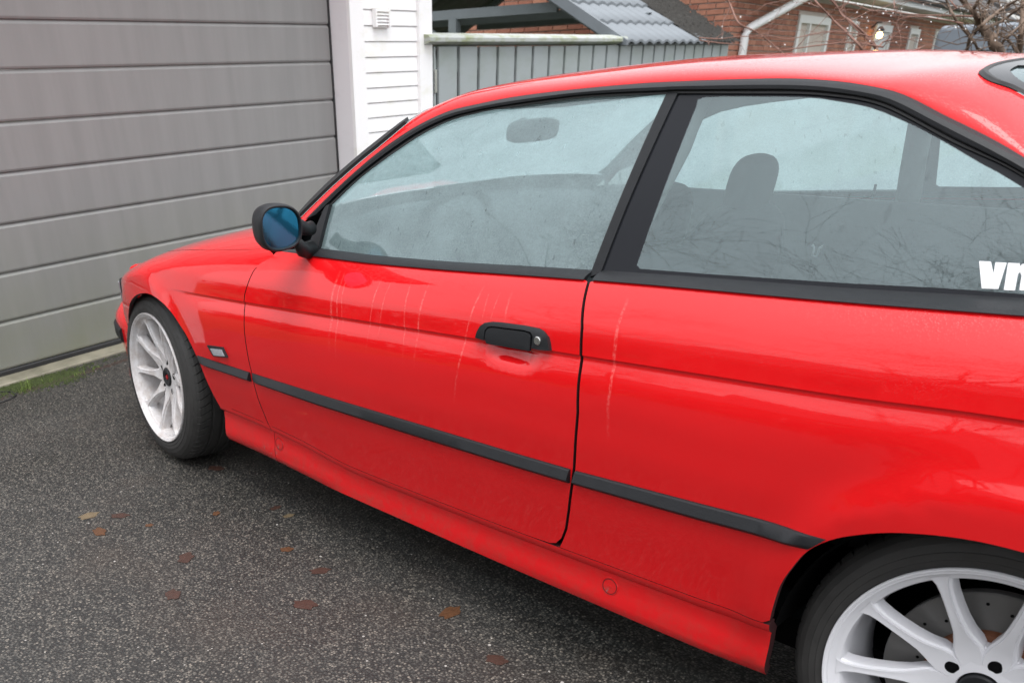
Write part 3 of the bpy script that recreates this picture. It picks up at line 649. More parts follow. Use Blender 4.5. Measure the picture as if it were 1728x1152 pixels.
for s in (1, -1):
    strip(ZU, ZL, .401, .7055, s, .03, 0, 14, lambda x, f: .014 * (1 - f) * max(0, 1 - (x - .401) / .1)); strip(ZU, ZL, .716, 1.899, s, .028, .0); strip(ZU, ZL, 1.914, 2.445, s, 0, .05, 30, lambda x, f: -.026 * (1 - f) * max(0, (x - 2.30) / .145))
    # side indicator
    ind = panel('side_indicator', [(.490, .525), (.579, .5345), (.598, .507), (.5165, .496)], lambda x, t: (x, Y(x, t) + .007, t), M['black_plastic'], CAR, side=s, step=.02, thick=.009)
    panel('lens', [(.511, .5195), (.577, .5275), (.588, .5095), (.526, .5005)], lambda x, t: (x, Y(x, t) + .0095, t), M['clear_lens'], ind, side=s, step=.01, thick=.003)
    # door handle, flap and lock
    hd = panel('door_handle', [(1.617, .7345), (1.621, .749), (1.628, .761), (1.640, .7695), (1.660, .7745), (1.686, .7770), (1.745, .7800), (1.786, .7805), (1.800, .7780), (1.811, .7700), (1.818, .757), (1.823, .7435), (1.80, .7405), (1.7765, .7395), (1.7760, .7635), (1.7690, .7705), (1.750, .7718), (1.664, .7662), (1.6500, .7625), (1.6440, .7545), (1.6430, .7335)],
               lambda x, t: (x, Y(x, np.maximum(t, swz(1.72) + .004)) + .0095 - .005 * np.clip((t - .765) / .016, 0, 1) ** 2, t), M['black_plastic'], CAR, side=s, step=.012, bstep=.006, thick=.016)
    panel('flap', [(1.6465, .7365), (1.648, .754), (1.653, .7605), (1.664, .7635), (1.750, .7690), (1.765, .7680), (1.771, .7625), (1.7725, .7425), (1.7725, .7335), (1.70, .7305), (1.652, .7285)], lambda x, t: (x, Y(x, np.maximum(t, swz(1.72) + .004)) + .0108, t), M['black_plastic'], hd, side=s, step=.012, bstep=.006, thick=.006)
    panel('handle_base', [(1.630, .742), (1.640, .765), (1.70, .772), (1.79, .776), (1.81, .75), (1.775, .7415), (1.64, .7355)], lambda x, t: (x, Y(x, np.maximum(t, swz(1.72) + .004)) + .0035, t), M['dark_inside'], hd, side=s, step=.02, thick=0)
    lk = MB().lathe([(.0001, -.002), (.0075, -.002), (.0088, -.001), (.0088, .004)], 24); lk.box(-.0007, .0007, -.0025, -.001, -.004, .004)
    o = lk.build('lock', M['chrome'], hd, smooth=False); o.location = (1.7905, -s * (float(Y(1.7905, .7575)) + .0105), .7575); o.rotation_euler = (0, 0, 0 if s == 1 else math.pi)
    # jacking point covers on the skirt
    for x in (.768, 2.004):
        z = creasez(x) - .030; y = float(Y(x, z)); dz = .004; sl = (float(Y(x, z + dz)) - float(Y(x, z - dz))) / (2 * dz)
        jp = MB().lathe([(.0001, -.0004), (.0168, -.0004), (.0176, .0010), (.0184, .0010), (.0190, -.0006), (.0206, -.0008), (.0214, .0012)], 40)
        jp.box(-.0045, -.0005, -.0012, -.0003, -.0018, .0018).box(.0005, .0045, -.0012, -.0003, -.0018, .0018)
        o = jp.build('jack_cover', M['paint'], CAR, smooth=True); auto_smooth(o, 45); MB().lathe([(.0172, -.0010), (.0186, -.0010)], 40).build('groove', M['gap'], o); o.location = (x, -s * (y + .0016), z); o.rotation_euler = (math.atan(sl) * (1 if s == 1 else -1), 0, 0 if s == 1 else math.pi)
# chips and scuffs on the front end of the skirt
# nose: bumper, headlights, grille panel
def sweep(name, half, prof, mat, parent=CAR, smooth=True, angle=35):
    """profile of (outward offset, z) carried round the plan curve of a bumper"""
    h = smooth_line(half, 5); pl = h + [(x, -y) for x, y in h[:-1][::-1]]; rows = []
    for i, (x, y) in enumerate(pl):
        a = np.array(pl[max(0, i - 1)]); b = np.array(pl[min(len(pl) - 1, i + 1)]); t = (b - a) / np.linalg.norm(b - a); n = np.array([t[1], -t[0]])
        rows.append([(x + n[0] * o, y + n[1] * o, z) for o, z in prof])
    return ribbon(name, rows, mat, parent, smooth=smooth, angle=angle)
FB = [(-.30, -.738), (-.40, -.722), (-.50, -.690), (-.58, -.650), (-.66, -.57), (-.71, -.45), (-.74, -.25), (-.75, 0)]
FB = [(x, y) for x, y in FB]
def flip(prof): return [(-o, z) for o, z in prof]
fb = sweep('front_bumper', FB, flip([(-.05, .475), (-.030, .468), (-.008, .440), (0, .425), (.001, .405), (.001, .352), (-.004, .33), (-.018, .25), (-.010, .185), (-.030, .165), (-.08, .165)]), M['paint'])
sweep('bumper_strip', FB[1:], flip([(-.002, .408), (.006, .405), (.012, .398), (.012, .362), (.006, .353), (-.002, .350)]), M['black_plastic'], fb)
RB = [(3.06, -.80), (3.3, -.79), (3.5, -.755), (3.62, -.68), (3.69, -.52), (3.72, -.25), (3.73, 0)]
rb = sweep('rear_bumper', RB, [(-.05, .50), (-.02, .485), (0, .46), (.004, .42), (.004, .36), (-.01, .25), (-.05, .20)], M['paint'])
sweep('bumper_strip', RB[1:], [(-.002, .43), (.01, .426), (.014, .41), (.012, .375), (-.002, .37)], M['black_plastic'], rb)
# boot lid, tail and lamps
bt = MB(); n = 14; V = []; F = []
for i in range(n + 1):
    x = 2.90 + (3.66 - 2.90) * i / n
    for j in range(17):
        u = j / 16 * 2 - 1; yy = u * (.745 - .05 * ((x - 2.9) / .76) ** 2); V.append((x, yy, .955 - .03 * abs(u) ** 3 - .03 * ((x - 2.9) / .76) ** 2 - .07 * max(0, abs(u) - .85) / .15))
for i in range(n):
    for j in range(16): F.append((i * 17 + j, (i + 1) * 17 + j, (i + 1) * 17 + j + 1, i * 17 + j + 1))
mesh_obj('boot_lid', V, F, M['paint'], CAR, smooth=True)
tb = MB().box(3.60, 3.70, -.70, .70, .47, .90); bevel_mod(tb.build('tail_panel', M['paint'], CAR), .02)
for s in (1, -1):
    tl = MB().box(3.66, 3.715, -s * .40, -s * .715, .62, .78); bevel_mod(tl.build('tail_lamp', M['lamp_red'], CAR), .012)
npn = MB().box(-.60, -.50, -.56, .56, .45, .60); bevel_mod(npn.build('nose_panel', M['paint'], CAR), .03, 3)
for s in (1, -1):
    kd = MB().box(-.625, -.59, -s * .015, -s * .16, .475, .575); bevel_mod(kd.build('kidney_grille', M['black_plastic'], CAR), .012)
    # headlight: dark housing that wraps the corner, glass face and side lens
    pl = [(-.545, -.585), (-.560, -.618), (-.590, -.605), (-.615, -.52), (-.63, -.34), (-.63, -.22), (-.55, -.22)]
    z0, z1 = .452, .556; hb = MB().prism([(x, s * y) for x, y in pl], 2, z0, z1); hl_ = hb.build('headlight', M['black_plastic'], CAR); bevel_mod(hl_, .008)
    ln = MB().prism([(-.564, -s * .6215), (-.590, -s * .6095), (-.6165, -s * .523), (-.632, -s * .34), (-.632, -s * .23), (-.62, -s * .23), (-.58, -s * .59)], 2, z0 + .012, z1 - .012); ln.build('lens', M['clear_lens'], hl_)

# under-floor and wheel housings
MB().box(-.50, 3.55, -.66, .66, .17, .24).build('floor_pan', M['dark_inside'], CAR)
MB().box(-.50, .55, -.42, .42, .24, .60).build('engine_block', M['dark_inside'], CAR)
MB().box(2.35, 3.55, -.44, .44, .24, .62).build('boot_floor', M['dark_inside'], CAR)
for cx, cz, r, y0 in ((.09, .275, .366, .665), (2.712, .29, .345, .80)):
    for s in (1, -1):
        o = MB().lathe([(r - .004, -.02), (r, .0), (r, .40), (.02, .40)], 36, a0=.0, a1=math.pi).build('wheel_arch_liner', M['dark_inside'], CAR, smooth=True); o.location = (cx, -s * y0, cz); o.rotation_euler = (0, 0, 0 if s == 1 else math.pi)
        if s == -1: pass
        auto_smooth(o, 40)

# ------------------------------------------------------------------ wheels
def tyre_mesh(RB=.2285, RT=.3030):
    prof = [(.222, .012), (.2335, .004), (.246, .001), (.2475, .0022), (.262, .002), (.2635, .0034), (.280, .007), (.2945, .0145), (.305, .024), (.3125, .034), (.3165, .046), (.318, .062), (.318, .073), (.311, .075), (.311, .083), (.318, .085), (.3185, .112), (.311, .114), (.311, .123), (.3185, .125), (.318, .150), (.311, .152), (.311, .160), (.318, .162), (.3165, .180), (.311, .195), (.300, .205), (.27, .214), (.235, .205)]
    prof = [(RB + (r - .2285) * (RT - RB) / (.3185 - .2285), d) for r, d in prof]
    cut = {9: .002, 10: .006, 11: .008, 12: .005, 24: .006, 25: .004}; ang = []
    nb = 64
    for b in range(nb):
        for f, g in ((0, 0), (.40, 0), (.44, 1), (.52, 1), (.56, 0)): ang.append(((b + f) / nb * 2 * math.pi, g))
    V = []; k = len(prof)
    for q, g in ang:
        for i, (r, d) in enumerate(prof):
            sk = q + .05 * max(0, (d - .03)) / .03 * (1 if d < .075 else 0)
            rr = r - (cut.get(i, 0) if g else 0); V.append((rr * math.cos(sk), d, rr * math.sin(sk)))
    n = len(ang); F = [(i * k + p, i * k + p + 1, ((i + 1) % n) * k + p + 1, ((i + 1) % n) * k + p) for i in range(n) for p in range(k - 1)]
    me = bpy.data.meshes.new('tyre'); me.from_pydata(V, [], F); me.materials.append(M['tyre']); return me
def rim_mesh(concave, mat):
    mb = MB()
    mb.lathe([(.2225, .010), (.2295, .006), (.2300, .0015), (.2285, -.0012), (.2262, -.0012), (.2245, .0015), (.2225, .0035), (.2205, .0035), (.2190, .0055), (.2165, .0130), (.2120, .0175), (.2070, .0200), (.2050, .026), (.2060, .060), (.2020, .115), (.204, .165), (.218, .185), (.2285, .190)], 120)
    NS = 10; st = [(.2115, .0160, .0160), (.2065, .0172, .0120), (.197, .0195, .0080), (.180, .023, .0062), (.155, .028, .0060), (.130, .035, .0068), (.108, .043, .0090), (.092, .049, .0135), (.080, .053, .0180), (.066, .056, .020), (.046, .057, .016)]
    for i in range(NS):
        q = 2 * math.pi * (i + .5) / NS; er = Vector((math.cos(q), 0, math.sin(q))); et = Vector((-math.sin(q), 0, math.cos(q)))
        rows = []
        for r, d, hw in st:
            d = .0165 + (d - .0165) * concave; b = .0046 if r > .08 else .004
            row = [(-hw - b, d + .034), (-hw - b, d + .0105), (-hw - b * .72, d + .0065), (-hw, d + .0045), (-hw + .0012, d), (0, d + .0012), (hw - .0012, d), (hw, d + .0045), (hw + b * .72, d + .0065), (hw + b, d + .0105), (hw + b, d + .034)]
            rows.append([er * r + et * a + Vector((0, dd, 0)) for a, dd in row])
        n = len(rows[0]); V = [p for r_ in rows for p in r_]
        mb.add(V, [(a * n + c, a * n + c + 1, (a + 1) * n + c + 1, (a + 1) * n + c) for a in range(len(rows) - 1) for c in range(n - 1)])
    dh = .0165 + (.056 - .0165) * concave
    mb.lathe([(.0330, dh + .004), (.0345, dh), (.0500, dh + .0015), (.068, dh + .004), (.078, dh + .009), (.080, dh + .020), (.080, dh + .060)], 60)
    o = mb.build('rim', mat); auto_smooth(o, 38); me = o.data; bpy.data.objects.remove(o); return me, dh
def add_part(name, me, parent, loc=(0, 0, 0), rot=(0, 0, 0)):
    o = bpy.data.objects.new(name, me); link(o, parent); o.location = loc; o.rotation_euler = rot; return o
def tmp_mesh(mb, name, mat, smooth=None):
    o = mb.build(name, mat)
    if smooth: auto_smooth(o, smooth)
    me = o.data; bpy.data.objects.remove(o); return me
TY = tyre_mesh(); TYR = tyre_mesh(.2410, .3135)
RIMF, DHF = rim_mesh(.80, M['dusty_white']); RIMR, DHR = rim_mesh(.85, M['white_metal'])
DISC = tmp_mesh(MB().lathe([(.080, .088), (.148, .088), (.150, .090), (.150, .108), (.080, .108)], 72), 'brake_disc', M['steel'], 30)
HAT = tmp_mesh(MB().lathe([(.02, .074), (.070, .074), (.078, .078), (.082, .086), (.082, .092)], 60), 'disc_hat', M['rust'], 30)
hm = MB()
for i in range(24):
    q = 2 * math.pi * i / 24; r = .112 + .012 * (i % 4)
    hm.add([(r * math.cos(q) + .0030 * math.cos(a), .0876, r * math.sin(q) + .0030 * math.sin(a)) for a in [2 * math.pi * j / 10 for j in range(10)]], [tuple(range(10))])
HOLES = tmp_mesh(hm, 'drilled_holes', M['dark_inside'])
CAP = tmp_mesh(MB().lathe([(.0001, .0035), (.0125, .0035), (.0135, .0), (.0225, -.004), (.0295, -.004), (.0325, -.001), (.0335, .010)], 40), 'hub_cap', M['black_plastic'], 35)
EMB = tmp_mesh(MB().box(-.008, .008, -.0005, .0035, -.0025, .0025).box(-.0025, .0025, -.0004, .0035, -.008, .008), 'emblem', M['emblem_red'])
NUT = tmp_mesh(MB().lathe([(.0001, .004), (.0055, .004), (.0085, .006), (.0085, .012)], 6), 'lug_nut', M['black_plastic'])
NUTS = tmp_mesh(MB().lathe([(.0001, -.0006), (.0115, -.0006), (.0125, .0014)], 24), 'lug_seat', M['dark_inside'], 30)
CAL = tmp_mesh(MB().lathe([(.100, .070), (.162, .070), (.168, .078), (.168, .118), (.100, .118)], 20, a0=-.6, a1=.5), 'brake_caliper', M['black_plastic'], 30)
def wheel(x, s, steer, camb, front):
    w_ = empty('wheel', (x, -s * .820, .3085 if front else .3025), parent=CAR)
    w_.rotation_mode = 'XYZ'
    # local -y is the outer face
    n = Vector((math.sin(steer), -s * math.cos(steer), camb)).normalized(); yl = -n; zl = (Vector((0, 0, 1)) - yl * yl.z).normalized(); xl = yl.cross(zl)
    w_.rotation_euler = Matrix((xl, yl, zl)).transposed().to_euler()
    spin = .244 if front else .14
    add_part('tyre', TY if front else TYR, w_); rm_ = add_part('rim', RIMF if front else RIMR, w_, rot=(0, spin, 0)); rm_.scale = (1, 1, 1) if front else (1.055, 1, 1.055); dh = DHF if front else DHR
    dd = .02 if front else .0
    k1 = add_part('brake_disc', DISC, w_, (0, dd, 0)); k1.scale = (1.12, 1, 1.12); k2 = add_part('disc_hat', HAT, w_, (0, dd, 0)); k2.scale = (1.22, 1, 1.22); tag(add_part('drilled_holes', HOLES, w_, (0, dd - .0006, 0)), kind='stuff'); add_part('brake_caliper', CAL, w_, (0, dd, 0))
    add_part('hub_cap', CAP, w_, (0, dh - .002, 0)); add_part('emblem', EMB, w_, (0, dh - .0035, 0))
    for i in range(5):
        q = 2 * math.pi * i / 5 + spin; add_part('lug_nut', NUT, w_, (.056 * math.cos(q), dh + .0015, .056 * math.sin(q))); add_part('lug_seat', NUTS, w_, (.056 * math.cos(q), dh + .0015, .056 * math.sin(q)))
    return w_
wheel(0, 1, -.107, .067, True); wheel(2.712, 1, 0, .015, False); wheel(0, -1, -.107, .067, True); wheel(2.712, -1, 0, .015, False)

# ------------------------------------------------------------------ door mirrors
def door_mirror(s):
    c = Vector((1.000, -s * .905, .912)); n = Vector((.955, -s * -.20, .02)).normalized()  # glass faces backwards
    n = Vector((.955, s * .18, .02)).normalized() if s < 0 else Vector((.955, -.22, .02)).normalized()
    if s < 0: n = Vector((.955, .22, .02)).normalized()
    wv = Vector((0, 0, 1)).cross(n).normalized(); uv = n.cross(wv)          # wv: sideways, uv: up
    if wv.y * -s < 0: pass
    def ring(dep, sx, sz, ox=0., oz=0., N=44, p=2.6):
        out = []
        for i in range(N):
            q = 2 * math.pi * i / N; cx, sz_ = math.cos(q), math.sin(q)
            a = math.copysign(abs(cx) ** (2 / p), cx); b = math.copysign(abs(sz_) ** (2 / p), sz_)
            # outer end rounder and taller than the inner one
            k = 1 + .07 * a * (-1 if s * 1 > 0 else 1) * (1 if wv.y > 0 else -1)
            out.append(c + wv * (a * sx + ox) + uv * (b * sz * k + oz) - n * dep)
        return out
    N = 44
    rings = [ring(.012, .0495, .0455), ring(.004, .0500, .0460), ring(-.001, .0520, .0485), ring(-.001, .0545, .0512), ring(.004, .0570, .0535), ring(.014, .0585, .0550), ring(.040, .0585, .0550), ring(.065, .054, .0505), ring(.085, .046, .042), ring(.100, .033, .030), ring(.107, .016, .014)]
    V = [p for r in rings for p in r]; F = [(i * N + k, i * N + (k + 1) % N, (i + 1) * N + (k + 1) % N, (i + 1) * N + k) for i in range(len(rings) - 1) for k in range(N)]; F.append(tuple((len(rings) - 1) * N + k for k in range(N)))
    o = mesh_obj('wing_mirror', V, F, M['black_plastic'], CAR); 
    bm = bmesh.new(); bm.from_mesh(o.data); bmesh.ops.recalc_face_normals(bm, faces=bm.faces); bm.to_mesh(o.data); bm.free(); auto_smooth(o, 50)
    gr = ring(.0085, .0500, .0460); mid = sum(gr, Vector()) / N + n * .0012; V = gr + [mid]; F = [(k, (k + 1) % N, N) for k in range(N)]
    g = mesh_obj('mirror_glass', V, F, M['mirror'], o, smooth=True)
    bm = bmesh.new(); bm.from_mesh(g.data); bmesh.ops.recalc_face_normals(bm, faces=bm.faces); bm.to_mesh(g.data); bm.free()
    me = g.data
    # arms to the sail
    base = Vector((.950, -s * .787, .0)); inn = c - n * .045
    iw = wv if (wv.y * s) > 0 else -wv
    a0 = inn + iw * .050
    arm = MB().tube([a0 + Vector((0, 0, -.004)), a0 + iw * .018 + Vector((-.004, 0, -.006)), Vector((.957, -s * .800, .893)), Vector((.948, -s * .775, .892))], [.020, .0185, .0165, .018], 14)
    arm.build('mirror_arm', M['black_plastic'], o, smooth=True)
    foot = MB().tube([a0 + Vector((.012, 0, -.040)), Vector((.963, -s * .820, .846)), Vector((.945, -s * .780, .838))], [.012, .019, .024], 14)
    foot.build('mirror_foot', M['black_plastic'], o, smooth=True)
for s in (1, -1): door_mirror(s)

# ------------------------------------------------------------------ cabin
def blob(name, c, r, mat, parent, p=3.0, tilt=0., N=24, Mm=14):
    V = []; F = []
    for j in range(Mm + 1):
        ph = math.pi * j / Mm - math.pi / 2
        for i in range(N):
            q = 2 * math.pi * i / N
            def e(v): return math.copysign(abs(v) ** (2 / p), v)
            V.append(Vector((e(math.cos(ph)) * e(math.cos(q)) * r[0], e(math.cos(ph)) * e(math.sin(q)) * r[1], e(math.sin(ph)) * r[2])))
    for j in range(Mm):
        for i in range(N): F.append((j * N + i, j * N + (i + 1) % N, (j + 1) * N + (i + 1) % N, (j + 1) * N + i))
    rt = Matrix.Rotation(tilt, 3, 'Y'); V = [rt @ v + Vector(c) for v in V]
    return mesh_obj(name, V, F, mat, parent, smooth=True)
for y, dx in ((-.36, .155), (.36, .0)):
    st_ = blob('seat', (1.30 + dx, y, .42), (.27, .25, .10), M['cloth'], CAR, 3.5)
    blob('seat_back', (1.515 + dx, y, .60), (.08, .255, .28), M['cloth'], st_, 3.2, .22)
    blob('headrest', (1.575 + dx, y, .918), (.045, .098, .085), M['cloth'], st_, 3.0, .15)
blob('rear_bench', (2.25, 0, .45), (.24, .60, .11), M['cloth'], CAR, 4); blob('rear_backrest', (2.50, 0, .66), (.09, .60, .26), M['cloth'], CAR, 4, .35)
MB().box(2.55, 3.0, -.62, .62, .82, .86).build('parcel_shelf', M['cloth'], CAR)
blob('dashboard', (.78, 0, .715), (.26, .70, .155), M['grey_plastic'], CAR, 4)
blob('instrument_hood', (.90, -.35, .845), (.11, .19, .055), M['grey_plastic'], CAR, 3)
sw = MB(); NV = 40
for i in range(NV):
    q = 2 * math.pi * i / NV
    for k in range(10):
        a = 2 * math.pi * k / 10; rr = .182 + .014 * math.cos(a); sw.V.append((.014 * math.sin(a), rr * math.cos(q), rr * math.sin(q)))
sw.F = [(i * 10 + k, i * 10 + (k + 1) % 10, ((i + 1) % NV) * 10 + (k + 1) % 10, ((i + 1) % NV) * 10 + k) for i in range(NV) for k in range(10)]
sw.box(-.012, .012, -.17, .17, -.02, .03); sw.box(-.012, .012, -.035, .035, -.17, .0); sw.box(-.03, .025, -.06, .06, -.055, .05)
o = sw.build('steering_wheel', M['black_plastic'], CAR, smooth=False, loc=(1.03, -.36, .785), rot=(0, .42, 0)); auto_smooth(o, 40)
o = blob('inside_mirror', (1.05, 0, 1.075), (.014, .115, .030), M['black_plastic'], CAR, 4, .15); MB().tube([(1.03, 0, 1.09), (1.00, 0, 1.108)], .008).build('mirror_stem', M['black_plastic'], o)
blob('inner_door_top', (1.35, .745, .80), (.62, .030, .055), M['cloth'], CAR, 5); blob('inner_door_top', (1.35, -.745, .78), (.60, .020, .05), M['cloth'], CAR, 5)
MB().tube([(1.88, .74, .86), (1.885, .70, .96), (1.905, .62, 1.10), (1.91, .565, 1.19)], .035, 8).build('inside_pillar', M['headliner'], CAR, smooth=True)
MB().tube([(1.88, -.735, .86), (1.885, -.69, .96), (1.905, -.60, 1.10), (1.91, -.555, 1.19)], .028, 8).build('inside_pillar', M['headliner'], CAR, smooth=True)
MB().box(1.0, 2.32, -.735, -.715, .40, .85).box(2.321, 2.9, -.735, -.715, .66, .85).build('rear_side_trim', M['cloth'], CAR); MB().box(1.0, 2.32, .700, .715, .40, .86).box(2.321, 2.9, .700, .715, .66, .86).build('rear_side_trim', M['trim_grey'], CAR)
MB().tube([(1.646, .690, .722), (1.653, .688, .716), (1.655, .687, .690), (1.668, .686, .690), (1.672, .687, .716), (1.680, .690, .721)], .0035, 6).build('belt_clip', M['sticker'], CAR)
panel('roof_side_trim', smooth_line(RAIL_LO[3:] + RAIL_LO2[:8], 2) + [(x, z - .042) for x, z in (RAIL_LO[3:] + RAIL_LO2[:8])[::-1]], S_glass(-.022), M['headliner'], CAR, side=-1, step=.05, bstep=.03, thick=.006)
MB().tube([(1.78, .735, .86), (1.78, .735, .90)], .004, 6).build('lock_pin', M['black_plastic'], CAR)
# white lettering on the quarter window
def letter(poly):
    mb = MB(); n = len(poly)
    return mb.add([(x, -(float(G(x, z)) + .0022), z) for x, z in poly] + [(x, -(float(G(x, z)) + .0006), z) for x, z in poly], [tuple(range(n))] + [(i, n + i, n + (i + 1) % n, (i + 1) % n) for i in range(n)])
LET_V = [(2.5078, .9689), (2.5227, .9695), (2.5331, .9539), (2.5294, .9694), (2.5431, .97), (2.5467, .9368), (2.5259, .9352)]
LET_N = [(2.5453, .9702), (2.5595, .9708), (2.5609, .9668), (2.5634, .9705), (2.5703, .9719), (2.5777, .9685), (2.5815, .9598), (2.5867, .9391), (2.5736, .9384), (2.5686, .9569), (2.5645, .9611), (2.5629, .9578), (2.568, .9373), (2.5546, .9365)]
letter(LET_V).build('window_lettering', M['sticker'], CAR); letter(LET_N).build('window_lettering', M['sticker'], CAR)

# ------------------------------------------------------------------ ground
def sheet(name, x0, x1, y0, y1, z, mat, kind='structure'):
    return tag(mesh_obj(name, [(x0, y0, z), (x1, y0, z), (x1, y1, z), (x0, y1, z)], [(0, 1, 2, 3)], mat), kind=kind)
sheet('ground', -250, 250, -250, 250, -.008, M['lawn'])
sheet('driveway', -1.72, 16, -9.5, 30, 0, M['asphalt'])

# ------------------------------------------------------------------ garage
GA = tag(empty('garage', (-1.565, -.848, 0), 1.73249), 'garage with grey sectional door and white boarded wall at the front of the car', 'garage')
S0, S1 = -.50, 2.592
ed = [.036, .257, .471, .680, .893, 1.095, 1.298, 1.487, 1.70, 1.905, 2.11]
def door_profile(z0, z1): return [(.030, z0), (.012, z0), (.003, z0 + .004), (0, z0 + .012), (0, z1 - .016), (.0025, z1 - .013), (.0095, z1 - .0045), (.012, z1 - .001), (.030, z1 - .001)]
for a, b in zip(ed[:-1], ed[1:]):
    MB().prism(door_profile(a, b), 0, S0, S1).build('door_panel', M['garage'], GA)
MB().prism([(-.004, .012), (-.004, .030), (.0, .036), (.02, .036), (.02, .012)], 0, S0, S1).build('door_seal', M['rubber'], GA)
MB().box(S1 + .001, S1 + .014, -.006, .03, .012, 2.11).build('door_seal', M['rubber'], GA)
MB().box(S0, S1 + .02, -.13, .05, -.05, .011).build('threshold', M['concrete'], GA)
MB().box(S1 + .015, S1 + .135, -.138, .05, .0, 2.11).build('jamb', M['casing'], GA); bevel_mod(GA.children[-1], .004)
MB().box(S1 + .016, S1 + .142, -.162, -.1385, .0, 2.16).build('casing', M['white_wood'], GA); bevel_mod(GA.children[-1], .003)
MB().box(S0 - .2, S1 + .142, -.16, .05, 2.1605, 2.62).build('lintel', M['white_wood'], GA)
MB().box(S0 - .12, S0, -.16, .05, 0, 2.16).build('jamb', M['casing'], GA)
MB().box(S0 - .45, S0 - .121, -.155, .05, 0, 2.62).build('side_wall', M['white_wood'], GA)
W0, W1 = S1 + .143, 3.292
MB().box(W0, 3.40, -.122, .05, 0, 2.6).build('wall_core', M['white_wood'], GA)
z = .05; k = 0; pitch = .0822; z = 1.228 - .0822 * 14
while z < 2.55:
    o = MB().prism([(-.1225, z + .002), (-.1430, z + .002), (-.1460, z + .006), (-.1410, z + pitch - .0005), (-.1225, z + pitch - .0005)], 0, W0, W1).build('board', M['white_wood'], GA); z += pitch
MB().box(W1 + .001, 3.432, -.166, .05, 0, 2.6).build('corner_board', M['white_wood'], GA); bevel_mod(GA.children[-1], .004)
MB().box(3.355, 3.430, .0505, 4.8, 0, 2.6).build('side_wall', M['white_wood'], GA)
MB().box(S0 - .65, 3.75, -.40, 5.2, 2.62, 2.74).build('roof', M['dark_roof'], GA)
vt = MB().box(2.836, 2.984, -.160, -.1455, 1.466, 1.572); vt = vt.build('vent', M['white_wood'], GA); bevel_mod(vt, .004)
for i in range(5):
    zz = 1.478 + i * .0175
    MB().prism([(-.1605, zz), (-.172, zz + .0005), (-.173, zz + .003), (-.1605, zz + .012)], 0, 2.852, 2.968).build('louver', M['white_wood'], vt)
MB().box(2.836, 2.851, -.176, -.1606, 1.470, 1.568).build('rim', M['white_wood'], vt); MB().box(2.969, 2.984, -.176, -.1606, 1.470, 1.568).build('rim', M['white_wood'], vt)

# moss, grass tufts and grit along the threshold
def gw(s, d, z=0): # garage frame -> world, d outwards
    c, q = math.cos(1.73249), math.sin(1.73249); return (-1.565 + s * c + d * q, -.848 + s * q - d * c, z)
V = []; F = []
for i in range(4200):
    s = random.gauss(.05, .13); d = .20 + .055 * random.gauss(0, 1) + .03 * math.sin(s * 9)
    if random.random() < .10: s = random.uniform(-1.4, 2.2); d = .145 + abs(random.gauss(0, .03)) + .02 * math.sin(s * 5)
    if d < .135: continue
    r = random.uniform(.002, .0065); a = random.random() * 6; n = len(V); cx, cy, _ = gw(s, d)
    for j in range(5): V.append((cx + r * math.cos(a + j * 1.257), cy + r * math.sin(a + j * 1.257), .001))
    V.append((cx, cy, r * random.uniform(.6, 1.3))); F += [(n + j, n + (j + 1) % 5, n + 5) for j in range(5)]
tag(mesh_obj('moss', V, F, M['moss']), kind='stuff')
V = []; F = []
def tuft(s, d, n_, h):
    for i in range(n_):
        x, y, _ = gw(s + random.gauss(0, .02), d + random.gauss(0, .012)); a = random.random() * 6.28; l = h * random.uniform(.5, 1.1); b = l * random.uniform(.2, .7); wd = .0018; n = len(V)
        dx, dy = math.cos(a), math.sin(a); px, py = -dy * wd, dx * wd
        V.extend([(x - px, y - py, 0), (x + px, y + py, 0), (x + dx * b * .4 - px * .7, y + dy * b * .4 - py * .7, l * .65), (x + dx * b * .4 + px * .7, y + dy * b * .4 + py * .7, l * .65), (x + dx * b, y + dy * b, l)])
        F.extend([(n, n + 1, n + 3, n + 2), (n + 2, n + 3, n + 4)])
tuft(-.03, .27, 26, .055); tuft(-.06, .285, 20, .03); tuft(.24, .275, 18, .022); tuft(.35, .27, 14, .02); tuft(.10, .25, 14, .02); tuft(-.4, .24, 20, .03)
tag(mesh_obj('grass_tufts', V, F, M['grass']), kind='stuff')
# crumbled asphalt edge
V = []; F = []
for i in range(900):
    s = random.uniform(-.05, .65) if random.random() < .7 else random.uniform(-1.5, 2); d = .285 - .03 * s + random.gauss(0, .012); r = random.uniform(.002, .007); cx, cy, _ = gw(s, d); n = len(V); a = random.random() * 6
    for j in range(4): V.append((cx + r * math.cos(a + j * 1.57), cy + r * math.sin(a + j * 1.57), 0))
    V.append((cx, cy, r * .9)); F += [(n + j, n + (j + 1) % 4, n + 4) for j in range(4)]
tag(mesh_obj('crumbled_edge', V, F, plain('damp_soil', (.045, .030, .024), .9, var=.4, vscale=60)), kind='stuff')
V = []; F = []
for i in range(420):
    x = random.uniform(-1.4, 2.3); y = random.uniform(-2.0, -.3); r = random.uniform(.0012, .0032) * (1.6 if random.random() < .08 else 1); n = len(V); a = random.random() * 6
    for j in range(5): V.append((x + r * math.cos(a + j * 1.257), y + r * math.sin(a + j * 1.257), .0008))
    V.append((x, y, r * .8)); F += [(n + j, n + (j + 1) % 5, n + 5) for j in range(5)]
tag(mesh_obj('grit', V, F, M['pebble']), kind='stuff')
